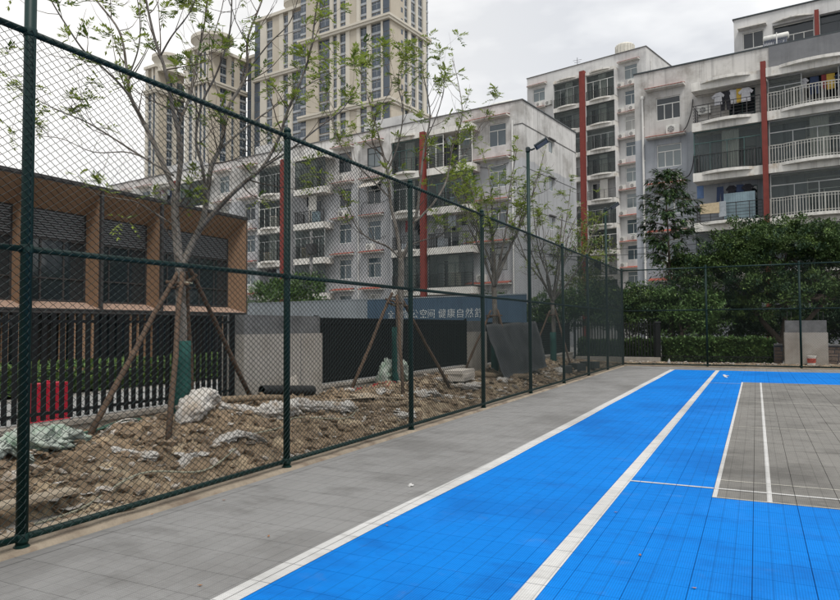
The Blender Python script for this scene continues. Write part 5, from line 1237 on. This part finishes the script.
for i, z in enumerate(FZ+[29.1]):
    for a, b in ((-5.17,-1.80),(-1.14,2.25)):
        if z > 29: balcony(BB, a, b, 29.3, 31, d=1.05, rail=None, bulge=.3, fas=.32); continue
        q = rm.random(); kind = 'glass' if (q < .62 or i == 0) else 'open'
        balcony(BB, a, b, z, z+2.78 if i else 29.3, d=1.05, kind=kind, rail='bars' if rm.random() < .6 else 'dark', bulge=.34, cols=4, side=False, gm=rm.choice(('frame_dark','frame_alu','frame_alu','frame_white')), curtain=rm.random() < .5)
        MB().box(a-.03,-1.03,z+.5,a+.03,-.003,z+2.77 if i else 29.29).build('partition', 'stucco_far', BB); MB().box(b-.03,-1.03,z+.5,b+.03,-.003,z+2.77 if i else 29.29).build('partition', 'stucco_far', BB)
    if z < 29:
        window(BB, -5.0,-3.4,z+.5,z+2.5, 'frame_white', 'glass_dark', 2, .0, .05); window(BB, -1.0,.8,z+.5,z+2.5, 'frame_white', 'glass_dark', 2, .0, .05)
tk = thing('roof_tank', 'ribbed pale round water tank on the roof of the taller grey block', 'tank', WP(BB, 2.3, 1.8, 30.6))
MB().lathe([(1.0,0),(1.0,2.0),(.9,2.15),(.2,2.3)], 24).build('shell', 'tank_steel', tk, smooth=False)
for k in range(18): a = 6.283*k/18; MB().box(-.05,-.04,.05,.05,.04,2.0).build('rib', 'tank_steel', tk, (1.03*math.cos(a), 1.03*math.sin(a), 0), False, a+1.5708)
an = thing('roof_aerial', 'thin aerial mast on the roof of the taller grey block', 'aerial', WP(BB, -3.2, 1.2, 30.6)); MB().tube([(0,0,0),(0,0,2.0)], .03, 5).build('mast', 'rail_dark', an); MB().tube([(-.5,0,1.7),(.5,0,1.7)], .02, 4).tube([(-.35,0,1.45),(.35,0,1.45)], .02, 4).build('cross_arm', 'rail_dark', an)

# ------------------------------------------------------------------ towers far behind
def tower(label, loc, a, cols_f, cols_s, z0, H, bands, crown=None, floor=3.0):
    """cols: (u0, u1, kind) along the front, then along the right side; w window strip, g glass strip, p pilaster, r recess, s small windows, b plain wall"""
    t = block('residential_tower', label, loc, rad(a)); u_l = cols_f[0][0]; u_r = cols_f[-1][1]; d_r = cols_s[-1][1]
    wl = MB(); wl.box(u_l, .8, -.03, u_r-.8, d_r, H); pil = MB(); gls = MB(); sp = MB(); fr = MB(); shade = MB()
    nf = int((H-z0)/floor)
    def colm(x0, x1, kd, side):
        def bx(m, p0, y0, za, p1, y1, zb):   # p along the face, y depth behind the face
            if side: m.box(u_r-y1, p0, za, u_r-y0, p1, zb)
            else: m.box(p0, y0, za, p1, y1, zb)
        if kd == 'p': bx(pil, x0, -.15, 0, x1, .78, H)
        elif kd == 'b': bx(wl, x0, .0, 0, x1, .79, H)
        elif kd == 's':
            bx(wl, x0, .0, 0, x1, .79, H)
            for k in range(nf): z = z0+k*floor; bx(gls, x0+.2*(x1-x0), -.04, z+1.0, x1-.2*(x1-x0), .02, z+2.3)
        else:
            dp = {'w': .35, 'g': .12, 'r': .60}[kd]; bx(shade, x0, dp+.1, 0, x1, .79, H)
            for k in range(nf):
                z = z0+k*floor
                if kd == 'g': bx(gls, x0, dp, z+.06, x1, dp+.08, z+2.9)
                else:
                    bx(gls, x0+.06, dp, z+.66, x1-.06, dp+.08, z+2.75); bx(sp, x0, dp-.12, z-.05, x1, dp+.02, z+.62 if kd == 'w' else z+.25)
                    bx(fr, (x0+x1)/2-.05, dp-.04, z+.95, (x0+x1)/2+.05, dp-.002, z+2.75); bx(fr, x0+.06, dp-.04, z+2.15, x1-.06, dp-.003, z+2.24)
    for c in cols_f: colm(*c, False)
    for c in cols_s: colm(*c, True)
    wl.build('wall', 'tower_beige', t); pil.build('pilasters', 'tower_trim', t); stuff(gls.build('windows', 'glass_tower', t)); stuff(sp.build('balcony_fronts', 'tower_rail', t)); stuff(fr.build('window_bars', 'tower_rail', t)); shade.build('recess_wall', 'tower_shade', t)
    for z in bands:
        b = MB(); b.box(u_l-.3, -.75, z, u_r+.55, .79, z+.7).box(u_l-.3, -1.0, z+.701, u_r+.8, .79, z+1.3); b.box(u_r-.78, .80, z, u_r+.55, d_r+.3, z+.7).box(u_r-.78, .80, z+.701, u_r+.8, d_r+.3, z+1.3); b.build('cornice', 'tower_trim', t)
    MB().box(u_l-.4, -.6, H, u_r+.4, d_r+.3, H+.9).build('parapet', 'tower_trim', t)
    if crown:
        cu, cy, r_, z, sq = crown; c = MB().lathe([(r_*.74,-2),(r_*.74,.6),(r_*.78,1.1),(r_*.86,1.8),(r_*.96,2.4),(r_*.96,2.6),(r_,2.62),(r_,3.7),(r_*.97,3.75)], 48).build('crown_ring', 'tower_trim', t, (cu, cy, z)); c.scale = (1, sq, 1)
    return t
T1f = [(-31.4,-29.1,'w'),(-29.1,-24.6,'b'),(-24.6,-20.2,'r'),(-20.2,-19.1,'p'),(-19.1,-17.6,'w'),(-17.6,-16.6,'p'),(-16.6,-14.5,'w'),(-14.5,-13.1,'p'),(-13.1,-10.7,'b'),(-10.7,-9.6,'p'),(-9.6,-7.3,'w'),(-7.3,-5.9,'p'),(-5.9,-2.6,'w'),(-2.6,-2.0,'p'),(-2.0,0,'g')]
T1s = [(.8,5.2,'b'),(5.2,6.6,'s'),(6.6,6.9,'p'),(6.9,8.8,'w'),(8.8,10.2,'p'),(10.2,12.7,'w'),(12.7,13.7,'p'),(13.7,16.3,'w'),(16.3,17.9,'p'),(17.9,19.5,'w')]
tower('beige residential tower rising out of sight behind the long pale block', (-84.38, 154.58, 0), 7, T1f, T1s, 1.0, 112, [82.0, 60.0])
T1b = [(-20.4,-17.8,'g'),(-17.8,-15.3,'p'),(-15.3,-12.8,'w'),(-12.8,-9.9,'b'),(-9.9,-8.3,'p'),(-8.3,-6.3,'w'),(-6.3,-4.7,'p'),(-4.7,-1.1,'w'),(-1.1,0,'p')]
o1 = Vector((-84.38,154.58,0)) + Vector((math.cos(rad(7)), -math.sin(rad(7)), 0))*-31.6 + Vector((math.sin(rad(7)), math.cos(rad(7)), 0))*2.0
tower('beige residential tower with round crown adjoining the tallest tower', (o1.x, o1.y, 0), 7, T1b, [(.8,12,'b')], 1.0, 94.5, [76.0], (-6.0, 4, 4.6, 95.2, .9))
T2f = [(-9.8,-8.6,'p'),(-8.6,-6.6,'w'),(-6.6,-5.6,'p'),(-5.6,-4.4,'w'),(-4.4,-3.4,'p'),(-3.4,-2.2,'g'),(-2.2,-1.6,'p'),(-1.6,-.4,'g'),(-.4,0,'p')]
T2s = [(.8,4.9,'b'),(4.9,7.5,'w'),(7.5,9.4,'b'),(9.4,10.6,'w'),(10.6,12.8,'b'),(12.8,15.8,'w')]
tower('beige residential tower with broad oval crown seen through the branches', (-146.12, 153.85, 0), 7, T2f, T2s, 1.0, 86.0, [75.0], (-2.6, 4.0, 6.9, 86.6, .85))
T3f = [(-5.5,-4.3,'p'),(-4.3,-2.2,'w'),(-2.2,-1.6,'p'),(-1.6,-.3,'g'),(-.3,0,'p')]
tower('beige residential tower with smaller oval crown farthest to its row end', (-175.42, 161.48, 0), 7, T3f, [(.8,4.2,'b'),(4.2,6.5,'w'),(6.5,8,'p'),(8,11.4,'w')], 1.0, 87.5, [79.0], (.2, 3.5, 4.9, 88.2, .85))
lk = Vector((-175.42,161.48,0)) + Vector((math.cos(rad(7)), -math.sin(rad(7)), 0))*13.2 + Vector((math.sin(rad(7)), math.cos(rad(7)), 0))*9.0
tower('lower beige residential tower between the two oval crowned towers', (lk.x, lk.y, 0), 7, [(-10,-8.6,'p'),(-8.6,-6.2,'w'),(-6.2,-5,'p'),(-5,-2.6,'w'),(-2.6,-1.6,'p'),(-1.6,0,'g')], [(.8,8,'b')], 1.0, 87.5, [])
lk = Vector((-146.12,153.85,0)) + Vector((math.cos(rad(7)), -math.sin(rad(7)), 0))*15 + Vector((math.sin(rad(7)), math.cos(rad(7)), 0))*14.0
tower('beige residential tower wing linking the oval crowned tower to the tallest', (lk.x, lk.y, 0), 7, [(-13,-11,'g'),(-11,-9.6,'p'),(-9.6,-7,'w'),(-7,-3.2,'b'),(-3.2,-1.2,'w'),(-1.2,0,'p')], [(.8,8,'b')], 1.0, 86.0, [])

# ------------------------------------------------------------------ brown clad building
BX, BY1, BZ0, BZ1 = -20.0, 23.55, 2.11, 6.25
br = thing('brown_building', 'two storey building clad in orange brown panels with deep window boxes', 'building', (BX, BY1, 0))
edges = [23.55, 18.79, 16.15, 13.53, 10.91, 8.29, 5.67, 3.05, .43, -2.2, -4.8, -7.4]
sh = MB()
for k in range(len(edges)-1):
    y1, y0 = edges[k]-BY1, edges[k+1]-BY1; d = -.80; wa, wb = y0+.10, y1-.02
    if k == 0: wb = y1-.30; wa = y0+.15
    zb, zt = 2.40, 5.42; f = .05
    bay = MB()
    bay.quad((0,y0+f,BZ1-f),(0,y1-f,BZ1-f),(d,wb,zt),(d,wa,zt))                  # sloped head
    bay.quad((0,y1-f,BZ0+f),(d,wb,zb),(d,wb,zt),(0,y1-f,BZ1-f))                  # far reveal
    bay.quad((d,wa,zb),(0,y0+f,BZ0+f),(0,y0+f,BZ1-f),(d,wa,zt))                  # near reveal
    bay.build('window_reveal', 'cladding', br)
    MB().quad((d,wa,zb),(d,wb,zb),(0,y1-f,BZ0+f),(0,y0+f,BZ0+f)).build('sloped_sill', 'cladding_skylit', br)
    fm = MB(); fm.box(-.10,y0,BZ0,.012,y0+f,BZ1).box(-.10,y1-f,BZ0,.010,y1-.0005,BZ1); fm.box(-.10,y0+f,BZ1-f,.008,y1-f,BZ1); fm.box(-.10,y0+f,BZ0,.008,y1-f,BZ0+f); fm.build('bay_frame', 'bldg_trim', br)
    w = wb-wa; win = MB(); zl = zt-.95
    win.box(d-.06,wa,zb,d+.005,wa+.07,zt).box(d-.06,wb-.07,zb,d+.005,wb,zt).box(d-.06,wa+.07,zb,d+.003,wb-.07,zb+.07).box(d-.06,wa+.07,zl-.05,d+.004,wb-.07,zl+.02)
    for q in range(1, 3 if k else 5): yy = wa+w*q/(3 if k else 5); win.box(d-.06,yy-.03,zb+.07,d+.002,yy+.03,zl-.05)
    win.box(d-.05,wa+.07,zb+.75,d+.001,wb-.07,zb+.80)
    wo = win.build('window', 'bldg_trim', br); MB().box(d-.05,wa+.02,zb+.02,d-.03,wb-.02,zl).build('pane', 'glass_dark', wo)
    lv = MB(); MB().box(d-.06,wa+.02,zl,d-.03,wb-.02,zt).build('louvre_back', 'bldg_trim', wo)
    for q in range(11): z = zl+.05+.08*q; lv.box(d-.028,wa+.07,z,d+.0,wb-.07,z+.045)
    lv.build('louvre', 'louvre', wo)
    # cladding panel joints on the head
    for q in (1, 2):
        pass
MB().box(-9, -31, BZ1+.001, .03, .02, BZ1+.10).build('roof', 'bldg_trim', br)
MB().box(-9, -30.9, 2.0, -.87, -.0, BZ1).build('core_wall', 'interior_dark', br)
MB().box(-9, .001, BZ0, -.0, .03, BZ1).build('end_wall', 'cladding', br)
MB().box(-9, -30.9, BZ0-.10, -.01, -.01, BZ0-.001).build('soffit', 'bldg_trim', br)
gf = MB(); 
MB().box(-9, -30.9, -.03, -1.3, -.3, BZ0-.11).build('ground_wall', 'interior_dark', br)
for k in range(24): gy = -.6-1.25*k; MB().box(-1.32,gy-1.18,.1,-1.29,gy,1.95).build('pane', 'glass_dark', br); MB().box(-1.33,gy,.0,-1.22,gy+.06,2.0).build('mullion', 'bldg_trim', br)
for e in edges[:-1]:
    for q in (0, 1, 2, 3): y = e-BY1-.15-.36*q; MB().box(-.34,y-.11,-.03,-.14,y,BZ0-.11).build('fin', 'cladding', br)
# overhead cables and utility pole
up = thing('utility_pole', 'slim concrete utility pole in front of the long pale block', 'pole', (-31.0, 44.0, 0)); MB().tube([(0,0,0),(0,0,9.0)], [.16,.11], 10).build('shaft', 'cement_band', up, smooth=True); MB().box(-.9,-.05,8.4,.9,.05,8.5).build('cross_arm', 'rail_dark', up); MB().box(-.3,-.3,7.2,.3,.3,8.0).build('transformer', 'rail_dark', up)
A_ = WP(BB, -6, -6, 14); 
for k, (p, q) in enumerate(((at(520,250,36), at(845,226,30)), (at(520,257,36.5), at(845,231,30.5)))):
    pts = [p+(q-p)*(i/14)+Vector((0,0,-.35*math.sin(math.pi*i/14))) for i in range(15)]; B = pts[0].copy()
    tag(MB().tube([v-B for v in pts], .016, 4).build('overhead_cable', 'cable', None, B), ('upper', 'lower')[k]+' thin black cable strung before the apartment blocks', 'cable')
